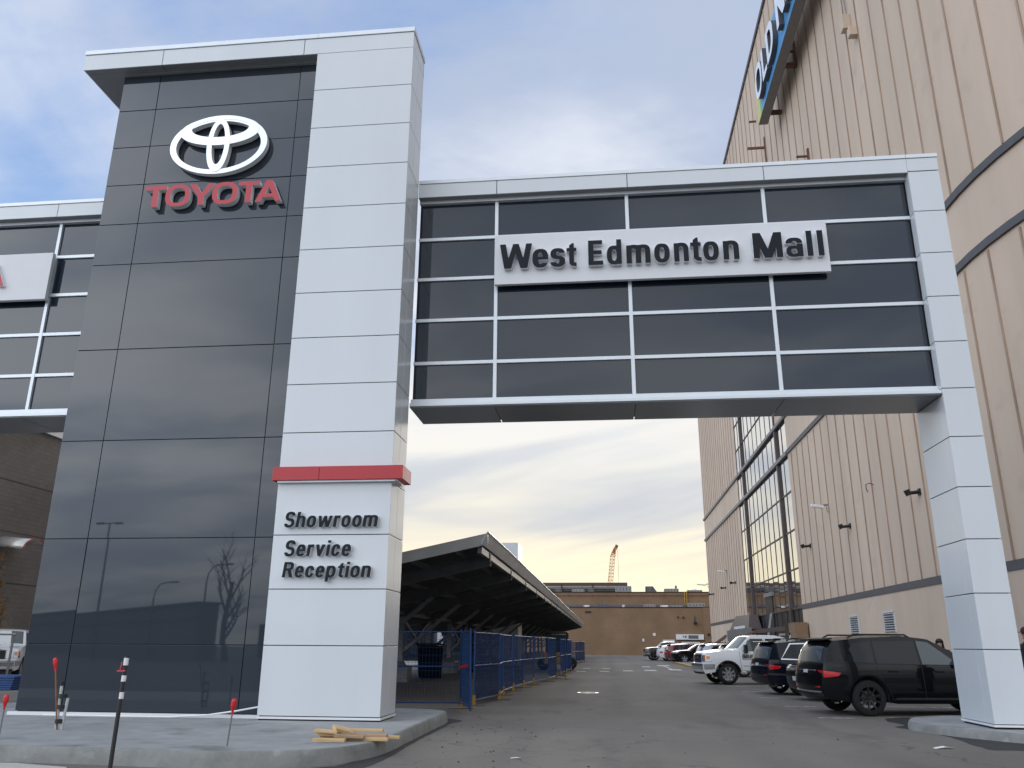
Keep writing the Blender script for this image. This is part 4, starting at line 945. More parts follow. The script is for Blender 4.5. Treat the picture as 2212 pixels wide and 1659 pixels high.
# ================================================================ VEHICLES
class Car:
    """body drawn from a side outline (rear x=0, front x=L), given a curved width, closed across and rounded."""
    def __init__(s, L, w, out, zb, tumble, xr, xf, rt=.13, ft=.16, hub=None):
        s.L, s.hw, s.out, s.zb, s.tu, s.xr, s.xf, s.rt, s.ft = L, w/2, out, zb, tumble, xr, xf, rt, ft
    def W(s, x, z):
        t = max(0, min(1, (s.xr-x)/s.xr)); u = max(0, min(1, (x-s.xf)/(s.L-s.xf)))
        k = 1-s.rt*t**2.4-s.ft*u**2.6
        zz = min(z, s.zb); v = 1-.045*((zz-.78)/.55)**2
        w = s.hw*k*v
        if z > s.zb: w -= (z-s.zb)*s.tu
        return w
    @staticmethod
    def grid2d(poly, dx=.14, dz=.10):
        bm = bmesh.new(); vs = [bm.verts.new((x, 0, z)) for x, z in poly]; bm.faces.new(vs)
        xs = [p[0] for p in poly]; zs = [p[1] for p in poly]
        def cut(co, no): bmesh.ops.bisect_plane(bm, geom=bm.verts[:]+bm.edges[:]+bm.faces[:], dist=1e-5, plane_co=co, plane_no=no)
        x = min(xs)+dx
        while x < max(xs)-.02: cut((x, 0, 0), (1, 0, 0)); x += dx
        z = min(zs)+dz
        while z < max(zs)-.02: cut((0, 0, z), (0, 0, 1)); z += dz
        return bm
    def body(s, name, mats, parent, bevel=.03, cross=6):
        pts = [(p[0], p[1]) for p in s.out]; fl = [len(p) > 2 for p in s.out]    # flag: segment starting here is underside
        area = sum(pts[i][0]*pts[(i+1) % len(pts)][1]-pts[(i+1) % len(pts)][0]*pts[i][1] for i in range(len(pts)))
        bm = s.grid2d(pts); bm.verts.index_update()
        bnd = [v for v in bm.verts if v.is_boundary]
        # outward normals of the outline
        def seg_of(x, z):
            best = (9, 0, 0)
            for i in range(len(pts)):
                a, b = pts[i], pts[(i+1) % len(pts)]; d = (b[0]-a[0], b[1]-a[1]); l2 = d[0]**2+d[1]**2
                t = max(0, min(1, ((x-a[0])*d[0]+(z-a[1])*d[1])/l2)); q = math.hypot(a[0]+t*d[0]-x, a[1]+t*d[1]-z)
                if q < best[0]: best = (q, i, t)
            return best
        sg = 1 if area > 0 else -1
        def snorm(i):
            a, b = pts[i], pts[(i+1) % len(pts)]; d = Vector((b[0]-a[0], b[1]-a[1])).normalized(); return Vector((d.y, -d.x))*sg
        def bul(i):
            n = snorm(i)
            if fl[i]: return 0.
            return .045 if n.y > .75 else .075 if abs(n.x) > .7 else .06
        verts = [v.co.copy() for v in bm.verts]; faces = [[v.index for v in f.verts] for f in bm.faces]
        n0 = len(verts); out = MB()
        right = [(c.x, -s.W(c.x, c.z), c.z) for c in verts]; left = [(c.x, s.W(c.x, c.z), c.z) for c in verts]
        nf = bm.faces[:][0].normal.y if bm.faces else 0
        out.v = right+left; 
        bm.faces.ensure_lookup_table(); bm.normal_update()
        flip = bm.faces[0].normal.y > 0
        for f in faces: out.f.append(tuple(reversed(f)) if flip else tuple(f)); out.m.append(0)
        for f in faces: out.f.append(tuple(n0+i for i in (f if flip else reversed(f)))); out.m.append(0)
        cols = {}
        for v in bnd:
            _, i, t = seg_of(v.co.x, v.co.z); n = len(pts)
            nn = snorm(i); bb = bul(i)
            if t > .999: j = (i+1) % n; nn = (nn+snorm(j)).normalized(); bb = (bb+bul(j))/2 if not (fl[i] or fl[j]) else 0
            elif t < .001: j = (i-1) % n; nn = (nn+snorm(j)).normalized(); bb = (bb+bul(j))/2 if not (fl[i] or fl[j]) else 0
            ids = [v.index]
            for k in range(1, cross):
                q = -1+2*k/cross; y = q*s.W(v.co.x, v.co.z); e = bb*(1-abs(q)**2.2)
                ids.append(len(out.v)); out.v.append((v.co.x+nn.x*e, y, v.co.z+nn.y*e))
            ids.append(n0+v.index); cols[v.index] = ids
        for e in bm.edges:
            if not e.is_boundary: continue
            a, b = e.verts; mid = (a.co+b.co)/2; _, i, _t = seg_of(mid.x, mid.z)
            f = e.link_faces[0]; fv = [v.index for v in f.verts]; ia, ib = fv.index(a.index), fv.index(b.index)
            fwd = (ia+1) % len(fv) == ib
            if flip: fwd = not fwd
            A, B = (cols[a.index], cols[b.index]) if fwd else (cols[b.index], cols[a.index])
            for k in range(cross): out.f.append((B[k], A[k], A[k+1], B[k+1])); out.m.append(1 if fl[i] else 0)
        bm.free()
        o = out.build(name, mats, parent, smooth=True); o.data.set_sharp_from_angle(angle=R(60))
        if bevel:
            bv = o.modifiers.new('bevel', 'BEVEL'); bv.width = bevel; bv.segments = 3; bv.limit_method = 'ANGLE'; bv.angle_limit = R(48); bv.harden_normals = False
        return o
    def side(s, name, m, parent, poly, off=.006, sides=(-1, 1), depth=.02):
        res = []
        for sd_ in sides:
            bm = s.grid2d(poly, .2, .12); bm.normal_update(); bm.faces.ensure_lookup_table(); bm.verts.index_update()
            vs = [v.co.copy() for v in bm.verts]; n = len(vs); b = MB()
            b.v = [(c.x, sd_*(s.W(c.x, c.z)+off), c.z) for c in vs]+[(c.x, sd_*(s.W(c.x, c.z)+off-depth), c.z) for c in vs]
            ny = bm.faces[0].normal.y
            for f in bm.faces:
                ids = [v.index for v in f.verts]
                if ny*sd_ < 0: ids.reverse()
                b.f.append(tuple(ids)); b.m.append(0)
            for e in bm.edges:
                if e.is_boundary: a, c = e.verts[0].index, e.verts[1].index; b.f.append((a, c, n+c, n+a)); b.m.append(0)
            bm.free(); o = b.build(name, m, parent, smooth=True); res.append(o)
        return res
    def strip(s, name, m, parent, pl, s0, s1, off=.012, b_=.06, nS=8, sub=3):
        P = []
        for i in range(len(pl)-1):
            for k in range(sub): t = k/sub; P.append((pl[i][0]+(pl[i+1][0]-pl[i][0])*t, pl[i][1]+(pl[i+1][1]-pl[i][1])*t))
        P.append(pl[-1]); b = MB(); k = len(P); cx = s.L*.5
        for i, (x, z) in enumerate(P):
            d = Vector((P[min(i+1, k-1)][0]-P[max(i-1, 0)][0], P[min(i+1, k-1)][1]-P[max(i-1, 0)][1])).normalized(); n = Vector((d.y, -d.x))
            if n.dot(Vector((x-cx, z-.3))) < 0: n = -n
            for q in range(nS+1):
                u = s0+(s1-s0)*q/nS; y = u*s.W(x, z); e = b_*(1-abs(u)**2.2)
                b.v.append((x+n.x*(e+off), y, z+n.y*(e+off)))
            for q in range(nS+1):
                u = s0+(s1-s0)*q/nS; y = u*s.W(x, z); e = b_*(1-abs(u)**2.2)
                b.v.append((x+n.x*(e+off-.03), y, z+n.y*(e+off-.03)))
        w = 2*(nS+1); f = []
        for i in range(k-1):
            for q in range(nS): f.append((i*w+q, i*w+q+1, (i+1)*w+q+1, (i+1)*w+q))
            for q in (0, nS): f.append((i*w+q, (i+1)*w+q, (i+1)*w+q+nS+1, i*w+q+nS+1))
        for i in (0, k-1):
            for q in range(nS): f.append((i*w+q, i*w+q+1, i*w+q+nS+2, i*w+q+nS+1))
        b.f = f; b.m = [0]*len(f); o = b.build(name, m, parent, smooth=True)
        bm = bmesh.new(); bm.from_mesh(o.data); bmesh.ops.recalc_face_normals(bm, faces=bm.faces[:]); bm.to_mesh(o.data); bm.free()
        o.data.set_sharp_from_angle(angle=R(40)); return o
def arch(xc, r, z0, n=9):
    a0 = math.asin(min(1, (z0-.40)/r)) if z0 > .40 else -math.asin(min(1, (.40-z0)/r))
    return [(xc+r*math.cos(a0+(math.pi-2*a0)*k/n), .40+r*math.sin(a0+(math.pi-2*a0)*k/n)) for k in range(n+1)]
def wheel(parent, x, y, r, wdt, rim_m, style, face=1):
    """tyre with a rim and hub as sub-parts"""
    b = MB(); n = 28; prof = [(-.5, .66), (-.5, .90), (-.42, .97), (-.25, 1.0), (.25, 1.0), (.42, .97), (.5, .90), (.5, .66)]
    for i in range(n):
        t = 2*math.pi*i/n
        for (a, rr) in prof: b.v.append((r*rr*math.cos(t), a*wdt, r*rr*math.sin(t)))
    k = len(prof)
    for i in range(n):
        for j in range(k-1): b.f.append((i*k+j, ((i+1) % n)*k+j, ((i+1) % n)*k+j+1, i*k+j+1))
    b.m = [0]*len(b.f); w = b.build('wheel', 'rubber', parent, smooth=True, loc=(x, y, r))
    b = MB(); R0 = r*.68; yo = face*wdt*.46
    # rim barrel + spokes facing out
    for i in range(n):
        t = 2*math.pi*i/n
        for rr, yy in ((R0, yo), (R0*.93, yo), (R0*.90, yo-face*.05), (R0*.86, yo-face*.12)): b.v.append((rr*math.cos(t), yy, rr*math.sin(t)))
    for i in range(n):
        for j in range(3): b.f.append((i*4+j, ((i+1) % n)*4+j, ((i+1) % n)*4+j+1, i*4+j+1))
    b.m = [0]*len(b.f)
    ns, wd, two = style
    for q in range(ns):
        t0 = 2*math.pi*q/ns+.3
        for dt in ((-.14, .14) if two else (0,)):
            t = t0+dt; c, s_ = math.cos(t), math.sin(t); p0 = Vector((R0*.12*math.cos(t0), yo-face*.03, R0*.12*math.sin(t0))); p1 = Vector((R0*.95*c, yo-face*.015, R0*.95*s_))
            b.bar(p0, p1, wd, .04, up=(0, face, 0))
    b.build('rim', rim_m, w, smooth=False)
    b = MB(); b.tube([(0, yo-face*.06, 0), (0, yo+face*.008, 0)], R0*.17, 12); b.build('hub_cap', 'chrome' if 'silver' in rim_m else 'rim_black', w)
    b = MB(); b.tube([(0, yo-face*.10, 0), (0, yo-face*.09, 0)], R0*.62, 16); b.build('brake_disc', 'dark_steel', w)
    return w
def mirror_unit(parent, c, x, z, m, sides=(-1, 1), big=False):
    for sd_ in sides:
        y = sd_*(c.W(x, z)+.0); b = MB(); h = .10 if not big else .17
        b.obox((x, y+sd_*.14, z+h*.6), (.07, sd_*.02, 0), (.0, sd_*.11, 0), (0, 0, h)); b.obox((x+.02, y+sd_*.03, z+.02), (.04, 0, 0), (0, .05, 0), (0, 0, .025))
        b.build('wing_mirror', m, parent, bevel=.03)
def handles(parent, c, xs, z, m):
    for x in xs:
        for sd_ in (-1, 1):
            y = sd_*(c.W(x, z)+.012); b = MB(); b.obox((x, y+sd_*.012, z), (.10, 0, 0), (0, .012, 0), (0, 0, .018)); b.build('door_handle', m, parent, bevel=.008)
def seams(parent, c, lines, m='black'):
    for ln in lines:
        for sd_ in (-1, 1):
            b = MB()
            for (x0, z0), (x1, z1) in zip(ln[:-1], ln[1:]):
                n = max(1, int(math.hypot(x1-x0, z1-z0)/.12))
                for k in range(n):
                    a = (x0+(x1-x0)*k/n, z0+(z1-z0)*k/n); d = (x0+(x1-x0)*(k+1)/n, z0+(z1-z0)*(k+1)/n)
                    b.bar((a[0], sd_*(c.W(*a)+.0015), a[1]), (d[0], sd_*(c.W(*d)+.0015), d[1]), .006, .012, up=(0, 0, 1) if abs(x1-x0) > abs(z1-z0) else (1, 0, 0))
            b.build('door_seam', m, parent)
def roof_rails(parent, c, x0, x1, z, m):
    for sd_ in (-1, 1):
        y = lambda x: sd_*(c.W(x, z-.02)-.07); b = MB(); n = 6
        b.tube([(x0, y(x0), z-.03)]+[(x0+.15+(x1-x0-.3)*k/n, y(x0+(x1-x0)*k/n), z+.045) for k in range(n+1)]+[(x1, y(x1), z-.04)], .022, 6); b.build('roof_rail', m, parent)
def place(o, x, y, hd): o.location = (x, y, o.location.z); o.rotation_euler = (0, 0, R(hd)); return o

# --- body outlines -------------------------------------------------------------
def suv_kit(root, paint, L=4.9, w=1.95, h=1.72, rear_steep=.45, glass='car_glass', rim=('rim_silver', (5, .05, True)), rails=True, wr=.37, rails_m='black', hood=1.05, chrome_line=False, big=False):
    """long roofed car; returns (Car, rear axle x, front axle x)"""
    ra, fa = 1.02, L-.92; zb = 1.06 if not big else 1.10; zr = h-.06
    ws = L-1.55 if not big else L-1.72; wt = ws-.82
    sr = .30; z0 = .30
    front = [(L-.08, .30), (L-.01, .48), (L, .72), (L-.05, .92), (L-.18, hood-.06), (L-.62, hood+.03), (ws+.02, hood+.10)]
    top = [(wt, zr-.05), (wt-.55, zr+.01), (2.0, zr+.02), (1.0, zr-.03), (.36, zr-.10)]
    rear = [(.20, zr-.30), (.09, zb+.05), (.045, zb-.14), (.02, .86), (-.0, .64), (.04, .46), (.14, .36)]
    o = [(*p,) for p in front+top+rear]
    u = [(.14, .36, 1)]
    a1 = arch(ra, wr+.075, sr); a2 = arch(fa, wr+.075, sr); a1.reverse(); a2.reverse()
    o = o[:-1]+[(.14, .36, 1)]+[(*p, 1) for p in a1]+[(ra+wr+.25, .27, 1), (fa-wr-.25, .27, 1)]+[(*p, 1) for p in a2]
    c = Car(L, w, o, zb, .30, 1.0, L-1.1, rt=.20)
    c.body('body', [paint, 'plastic'], root)
    g0 = zb+.035; g1 = zr-.105
    # side windows : rear quarter, rear door, front door
    c.side('side_window', glass, root, [(.50, g0+.06), (1.22, g0), (1.22, g1), (.80, g1-.04)])
    c.side('side_window', glass, root, [(1.27, g0), (2.28, g0-.01), (2.26, g1+.02), (1.27, g1)])
    c.side('side_window', glass if not big else 'car_glass_teal', root, [(2.34, g0-.01), (ws-.22, g0-.02), (wt-.02, g1-.01), (2.32, g1+.02)])
    c.strip('windscreen', glass, root, [(ws-.02, hood+.13), (wt+.04, zr-.075)], -.88, .88)
    c.strip('rear_window', glass, root, [(.115, zb+.10), (.20, zr-.30), (.33, zr-.135)], -.84, .84)
    b = MB(); b.obox((.26, 0, zr-.055), (.13, 0, .015), (0, w*.36, 0), (-.01, 0, .02)); b.build('spoiler', paint if not big else 'black', root, bevel=.015)
    for q in (-1, 1):
        c.strip('tail_lamp', 'tail_red', root, [(.055, zb-.12), (.035, zb-.28)], q*.50, q*.985, .012, nS=5)
    c.side('tail_lamp_corner', 'tail_red', root, [(.05, zb-.28), (.36, zb-.24), (.42, zb-.17), (.06, zb-.12)], off=.012)
    c.side('headlamp', 'lamp_clear', root, [(L-.44, hood-.10), (L-.14, hood-.22), (L-.10, hood-.10), (L-.30, hood-.03)], off=.012)
    for q in (-1, 1): c.strip('front_lamp', 'lamp_clear', root, [(L-.03, .86), (L-.10, .96)], q*.60, q*.97, .012, nS=4)
    c.strip('grille', 'black', root, [(L-.005, .62), (L-.06, .93)], -.45, .45, .014)
    c.strip('number_plate', 'plate', root, [(.035, .86), (.045, .98)], -.15, .15, .022, nS=2)
    c.strip('rear_bumper', 'plastic', root, [(.02, .52), (.06, .42)], -.93, .93, .012)
    c.strip('rear_reflector', 'tail_red', root, [(.012, .60), (.012, .64)], .62, .90, .014, nS=3); c.strip('rear_reflector', 'tail_red', root, [(.012, .60), (.012, .64)], -.90, -.62, .014, nS=3)
    c.strip('lower_intake', 'black', root, [(L-.06, .36), (L-.015, .50)], -.75, .75, .012)
    mirror_unit(root, c, ws-.25, zb+.02, paint)
    handles(root, c, (1.62, 2.72), zb-.13, 'chrome' if chrome_line else paint)
    seams(root, c, [[(1.24, zb-.02), (1.30, .85), (1.52, .55), (1.56, .36)], [(2.31, zr-.08), (2.31, zb), (2.34, .34)], [(ws-.02, hood+.04), (ws-.02, .75), (ws-.14, .36)], [(1.56, .36), (ws-.14, .36)]])
    c.side('sill_trim', 'chrome' if chrome_line else 'plastic', root, [(ra+wr+.22, .37), (fa-wr-.22, .37), (fa-wr-.22, .40), (ra+wr+.22, .40)], off=.012)
    if rails: roof_rails(root, c, .75, wt-.35, zr+.005, rails_m)
    for x in (ra, fa):
        for q in (-1, 1): wheel(root, x, q*(w/2-.135), wr, .24, rim[0], rim[1], q)
    return c, ra, fa

# --- big black SUV beside the slim column --------------------------------------
def off_root(o, ra): pass
r = empty('parked_car', (0, 0, 0), 'shiny black SUV beside the slim white column, nearest of the parked cars', 'car', group='cars parked along the mall')
c, ra, fa = suv_kit(r, 'paint_black', L=5.15, w=2.0, h=1.79, rim=('rim_black', (9, .035, False)), wr=.39, big=True, hood=1.12)
c.side('wheel_arch_trim', 'paint_black', r, [(ra+.50*math.cos(t), .40+.50*math.sin(t)) for t in [R(5+17*k) for k in range(11)]]+[(ra+.465*math.cos(t), .40+.465*math.sin(t)) for t in [R(175-17*k) for k in range(11)]], off=.022)
c.strip('chrome_strip', 'chrome', r, [(.045, .955), (.048, .985)], -.62, .62, .02)
c.strip('bumper_chrome', 'chrome', r, [(.02, .50), (.016, .53)], -.90, .90, .018)
b = MB(); b.obox((.10, 0, 1.235), (.01, 0, 0), (0, .22, 0), (0, 0, .02)); b.build('wiper', 'black', r)
place(r, 5.76-.988*ra, 21.80-.156*ra, 9)
# --- dark minivan ---------------------------------------------------------------
r = empty('parked_car', (0, 0, 0), 'dark navy minivan with chrome rimmed side window between the black SUV and white pickup', 'car', group='cars parked along the mall')
c, ra, fa = suv_kit(r, 'paint_navy', L=5.1, w=1.96, h=1.76, rim=('rim_silver', (5, .06, False)), wr=.34, rails=True, hood=1.06)
g0, g1 = 1.06+.035, 1.70-.105
fr = lambda d: [(.46-d, g0+.03-d), (2.3, g0-.02-d), (2.3, g1+.02+d), (.82-d*.8, g1-.02+d)]
c.side('window_surround', 'chrome', r, fr(.028), off=.009); c.side('quarter_window', 'car_glass', r, fr(-.008), off=.013)
c.side('sill_trim', 'plastic', r, [(.0, .62), (.7, .60), (.7, .66), (.0, .68)], off=.010)
c.strip('lamp_reflector', 'chrome', r, [(.03, .76), (.03, .80)], -.98, -.45, .014, nS=4); c.strip('lamp_reflector', 'chrome', r, [(.03, .76), (.03, .80)], .45, .98, .014, nS=4)
b = MB(); b.tube([(.1, -.55, .28), (.4, -.55, .28)], .04, 8); b.build('exhaust', 'steel', r)
place(r, 4.98, 29.8, 11)
# --- the car half hidden between them -------------------------------------------
r = empty('parked_car', (0, 0, 0), 'black car mostly hidden behind the black SUV, only its nose and plate showing', 'car', group='cars parked along the mall')
c, ra, fa = suv_kit(r, 'paint_black', L=4.6, w=1.85, h=1.52, rails=False, wr=.33, hood=.94)
c.strip('number_plate', 'plate', r, [(4.59, .55), (4.6, .67)], -.16, .16, .03, nS=2)
place(r, 5.55+4.6*.982, 26.7+4.6*.19, 191)

# --- white pickup with dark lettering ---------------------------------------------
def pickup(r, paint, L=6.0, w=2.03, h=1.95, letters=False, cab0=2.15, lights=('amber', 'lamp_clear'), rim=('rim_silver', (8, .075, False))):
    wr = .415; ra, fa = 1.25, L-1.02; zb = 1.26; zr = h-.04
    ws = fa-.46; wt = ws-.52
    front = [(L-.10, .42), (L-.02, .55), (L, .80), (L-.10, .84), (L-.12, 1.16), (L-.22, 1.24), (L-.70, 1.31), (ws+.02, 1.36)]
    top = [(wt, zr-.04), (wt-.4, zr+.01), (cab0+.45, zr), (cab0+.12, zr-.07)]
    bed = [(cab0, 1.32), (cab0-.02, 1.315), (.08, 1.315), (.03, 1.28), (.03, .74), (-.02, .70), (-.02, .52)]
    a1 = arch(ra, wr+.11, .50); a2 = arch(fa, wr+.11, .50); a1.reverse(); a2.reverse()
    o = front+top+bed[:-1]+[(-.02, .52, 1)]+[(*p, 1) for p in a1]+[(ra+wr+.3, .47, 1), (fa-wr-.3, .47, 1)]+[(*p, 1) for p in a2]
    c = Car(L, w, o, zb, .26, .5, L-.9, rt=.04, ft=.14)
    c.body('body', [paint, 'plastic'], r, bevel=.035)
    g0, g1 = zb+.05, zr-.13
    c.side('side_window', 'car_glass', r, [(fa-2.42, g0+.05), (fa-1.66, g0), (fa-1.66, g1+.02), (fa-2.32, g1+.02)])
    c.side('side_window', 'car_glass_teal', r, [(fa-1.54, g0), (fa-.66, g0-.01), (fa-.90, g1-.06), (fa-1.04, g1+.02), (fa-1.54, g1+.02)])
    c.strip('windscreen', 'car_glass_teal', r, [(ws-.03, 1.41), (wt+.03, zr-.07)], -.9, .9)
    c.strip('rear_window', 'car_glass', r, [(cab0+.02, 1.42), (cab0+.09, zr-.16)], -.8, .8)
    c.strip('grille', 'black', r, [(L-.105, .86), (L-.125, 1.17)], -.56, .56, .02)
    for k in range(5): c.strip('grille_bar', 'dark_steel', r, [(L-.104, .895+.062*k), (L-.106, .91+.062*k)], -.55, .55, .032)
    c.strip('grille_emblem', 'chrome', r, [(L-.11, 1.0), (L-.113, 1.06)], -.13, .13, .045, nS=2)
    c.strip('grille_surround', 'chrome', r, [(L-.10, .835), (L-.10, .862)], -.6, .6, .03); c.strip('grille_surround', 'chrome', r, [(L-.125, 1.165), (L-.14, 1.19)], -.6, .6, .028)
    for q in (-1, 1):
        c.strip('headlamp', 'lamp_clear', r, [(L-.105, .90), (L-.12, 1.14)], q*.60, q*.98, .014, nS=4)
        c.strip('turn_lamp', 'amber', r, [(L-.108, 1.0), (L-.118, 1.12)], q*.90, q*.985, .02, nS=2)
        c.strip('fog_lamp', 'black', r, [(L-.035, .58), (L-.02, .68)], q*.66, q*.84, .016, nS=3)
        c.strip('fog_lens', 'lamp_clear', r, [(L-.03, .605), (L-.022, .655)], q*.71, q*.79, .028, nS=2)
    c.side('headlamp_corner', 'lamp_clear', r, [(L-.34, .90), (L-.13, .90), (L-.15, 1.14), (L-.30, 1.14)], off=.012)
    c.side('turn_lamp_corner', 'amber', r, [(L-.30, .99), (L-.15, .99), (L-.16, 1.11), (L-.28, 1.11)], off=.018)
    c.strip('front_bumper', 'chrome', r, [(L-.02, .60), (L, .70), (L+.0, .81)], -.98, .98, .022)
    c.side('bumper_end', 'chrome', r, [(L-.46, .62), (L-.05, .60), (L-.03, .80), (L-.46, .80)], off=.022)
    c.strip('valance', 'plastic', r, [(L-.10, .43), (L-.025, .58)], -.92, .92, .014)
    for q in (-1, 1): c.strip('tail_lamp', 'tail_red', r, [(.03, .82), (.03, 1.2)], q*.82, q*.99, .014, nS=2)
    mirror_unit(r, c, fa-.74, zb+.03, 'black', big=True)
    handles(r, c, (fa-2.25, fa-1.45), 1.10, 'chrome')
    seams(r, c, [[(fa-1.60, zr-.1), (fa-1.60, .55)], [(fa-.50, 1.30), (fa-.52, .9), (fa-.56, .55)], [(cab0-.01, 1.30), (cab0-.01, .52)], [(cab0+.05, .56), (fa-.56, .56)]])
    c.side('rocker_trim', 'plastic', r, [(cab0+.1, .48), (fa-wr-.32, .48), (fa-wr-.32, .53), (cab0+.1, .53)], off=.014)
    c.side('wheel_arch_trim', 'plastic', r, [(fa+.55*math.cos(t), .40+.55*math.sin(t)) for t in [R(12+15.6*k) for k in range(11)]]+[(fa+.515*math.cos(t), .40+.515*math.sin(t)) for t in [R(168-15.6*k) for k in range(11)]], off=.014)
    b = MB(); b.box(.14, cab0-.1, -.80, .80, 1.325, 1.34); b.build('bed_cover', 'black', r)
    for x in (ra, fa):
        for q in (-1, 1): wheel(r, x, q*(w/2-.15), wr, .27, rim[0], rim[1], q)
    return c, ra, fa
r = empty('parked_truck', (0, 0, 0), 'white pickup truck with chrome bumper and dark door lettering facing the road', 'truck', group='cars parked along the mall')
c, ra, fa = pickup(r, 'paint_white', cab0=2.34)
# lettering on the door that faces the viewer (the truck's left side)
word('IMARK', [(0, .04), (.055, .18), (.17, .30), (.31, .40), (.41, .52)], 'door_lettering', ('trim_grey', 'trim_grey'), r, .165, .006, (4.38, c.W(4.2, 1.0)+.014, 1.02), (R(90), 0, R(180)), (-1, 0, 0), .08)
c.side('door_lettering_rule', 'trim_grey', r, [(3.86, .975), (4.38, .975), (4.38, .992), (3.86, .992)], off=.006, sides=(1,), depth=.01)
c.side('badge', 'trim_grey', r, [(3.9, .72), (4.36, .72), (4.36, .74), (3.9, .74)], off=.006, sides=(1,), depth=.01)
b = MB(); b.obox((3.55, 0, 1.93), (.10, 0, 0), (0, .04, 0), (-.03, 0, .03)); b.build('roof_aerial', 'black', r)
HT = 189; hv = Vector((math.cos(R(HT)), math.sin(R(HT)))); lv = Vector((-hv.y, hv.x))
fw = Vector((4.88, 36.5)); p = fw-lv*.90-hv*fa; place(r, p.x, p.y, HT)
# --- further cars -------------------------------------------------------------------
def put_nose(o, L, x, y, hd):      # nose at x,y
    h = Vector((math.cos(R(hd)), math.sin(R(hd)))); place(o, x-h.x*L, y-h.y*L, hd)
r = empty('parked_car', (0, 0, 0), 'silver blue SUV right behind the white pickup, only its roof and rear window showing', 'car', group='cars parked along the mall')
suv_kit(r, 'paint_silver', L=4.6, w=1.86, h=1.70); place(r, 5.75, 46.2, 9); silver = r
r = copy_tree(silver); r['label'] = 'silver blue SUV with dark spoiler, the further of two behind the white pickup'; place(r, 5.35, 53.0, 9)
r = empty('parked_car', (0, 0, 0), 'black SUV with silver wheels facing the road behind the yellow kerb', 'car', group='cars parked along the mall')
suv_kit(r, 'paint_black', L=4.9, w=1.92, h=1.74, chrome_line=True, rim=('rim_silver', (5, .06, True)), wr=.38); put_nose(r, 4.9, 5.85, 80.2, 188)
r = empty('parked_car', (0, 0, 0), 'dark red minivan between the white car and the black SUV', 'car', group='cars parked along the mall')
suv_kit(r, 'paint_red', L=5.0, w=1.95, h=1.73, rails_m='alu', rim=('rim_silver', (5, .06, False))); place(r, 5.75, 87.0, 9)
r = empty('parked_car', (0, 0, 0), 'small white car squeezed between dark pickup and red minivan', 'car', group='cars parked along the mall')
suv_kit(r, 'paint_white', L=4.3, w=1.8, h=1.60, rails=False); place(r, 5.2, 91.5, 9)
r = empty('parked_truck', (0, 0, 0), 'dark blue pickup facing the road, farthest of the parked vehicles', 'truck', group='cars parked along the mall')
pickup(r, 'paint_dark', L=5.7, w=1.95, h=1.92, cab0=2.0, rim=('rim_black', (6, .06, False))); put_nose(r, 5.7, 3.95, 95.0, 188)
# --- white pickup parked at the left, nose to the viewer -----------------------------
r = empty('parked_truck', (0, 0, 0), 'white pickup nosing out at the left picture edge behind the dark tower', 'truck')
pickup(r, 'paint_white', L=6.0, w=2.05, h=2.0); put_nose(r, 6.0, -23.7, 31.2, -62)
o = empty('marker_roll', (-22.6, 29.2, 1.78), 'yellow roll on a blue rail above the bonnet of the left pickup', 'roll')
b = MB(); b.tube([(-.45, 0, 0), (.5, .1, .0)], .14, 10); b.build('roll', 'yellow', o)
b = MB(); b.tube([(-2.4, -.1, -.02), (1.2, .15, -.02)], .04, 6); b.tube([(-2.3, -.1, -.02), (-2.3, -.1, -1.78)], .04, 6); b.tube([(1.1, .15, -.02), (1.1, .15, -1.78)], .04, 6); b.build('rail', 'steel', o)
o = empty('spare_fence_stack', (-20.4, 27.4, 0), 'blue stacked fence panels lying left of the dark tower foot', 'fence panels')
b = MB()
for k in range(6): b.box(-3.5, 1.2, -.9+.02*k, .9-.02*k, .02+.07*k, .075+.07*k)
b.build('panel_stack', 'blue_paint', o)

# ================================================================ blue temporary fencing
rfn = random.Random(6)
def fence(x0, y0, x1, y1, kind, lb, hgt=1.8, feet=(1, 1), name='fence_panel'):
    v = Vector((x1-x0, y1-y0)); Lf = v.length; o = empty(name, (x0, y0, 0), lb, 'fence panel', math.atan2(v.y, v.x), group='blue fence panels round the yard'); o.rotation_euler[0] = R(rfn.uniform(-1.6, 1.6))
    b = MB(); r_ = .021
    b.tube([(0, 0, .06), (0, 0, hgt+.06)], r_, 8); b.tube([(Lf, 0, .06), (Lf, 0, hgt+.06)], r_, 8)
    for z in (.14, .98, hgt): b.tube([(.01, 0, z), (Lf-.01, 0, z)], r_*.85, 6)
    b.build('frame', 'blue_paint', o)
    b = MB(); n = int(Lf/.085)
    for k in range(1, n): x = Lf*k/n; b.bar((x, .0, .14), (x, .0, hgt), .0045, .0045)
    for k in range(1, 9): z = .14+(hgt-.14)*k/9; b.bar((0, .004, z), (Lf, .004, z), .0055, .0055)
    b.build('wire_mesh', 'blue_paint', o)
    if kind:
        b = MB(); nn = 14; vs = []; fs = []
        for k in range(nn+1):
            x = .03+(Lf-.06)*k/nn
            for j in range(4): z = .17+(hgt-.2)*j/3; vs.append((x, .022+.012*math.sin(k*1.7+j*2.1), z))
        for k in range(nn):
            for j in range(3): fs.append((k*4+j, k*4+j+1, (k+1)*4+j+1, (k+1)*4+j))
        b.add(vs, fs); b.build('privacy_screen', 'bright_screen' if kind == 2 else 'blue_screen', o)
    for k, f in enumerate(feet):
        if f:
            b = MB(); x = 0 if k == 0 else Lf; b.box(x-.03, x+.03, -.30, .30, 0, .018); b.build('foot', 'rust', o); b = MB(); b.box(x-.035, x+.035, -.035, .035, .018, .26); b.build('foot_socket', 'yellow', o)
    return o
fence(-6.3, 21.1, -3.62, 21.4, 0, 'see through blue mesh panel facing the viewer beside the white column', feet=(1, 0))
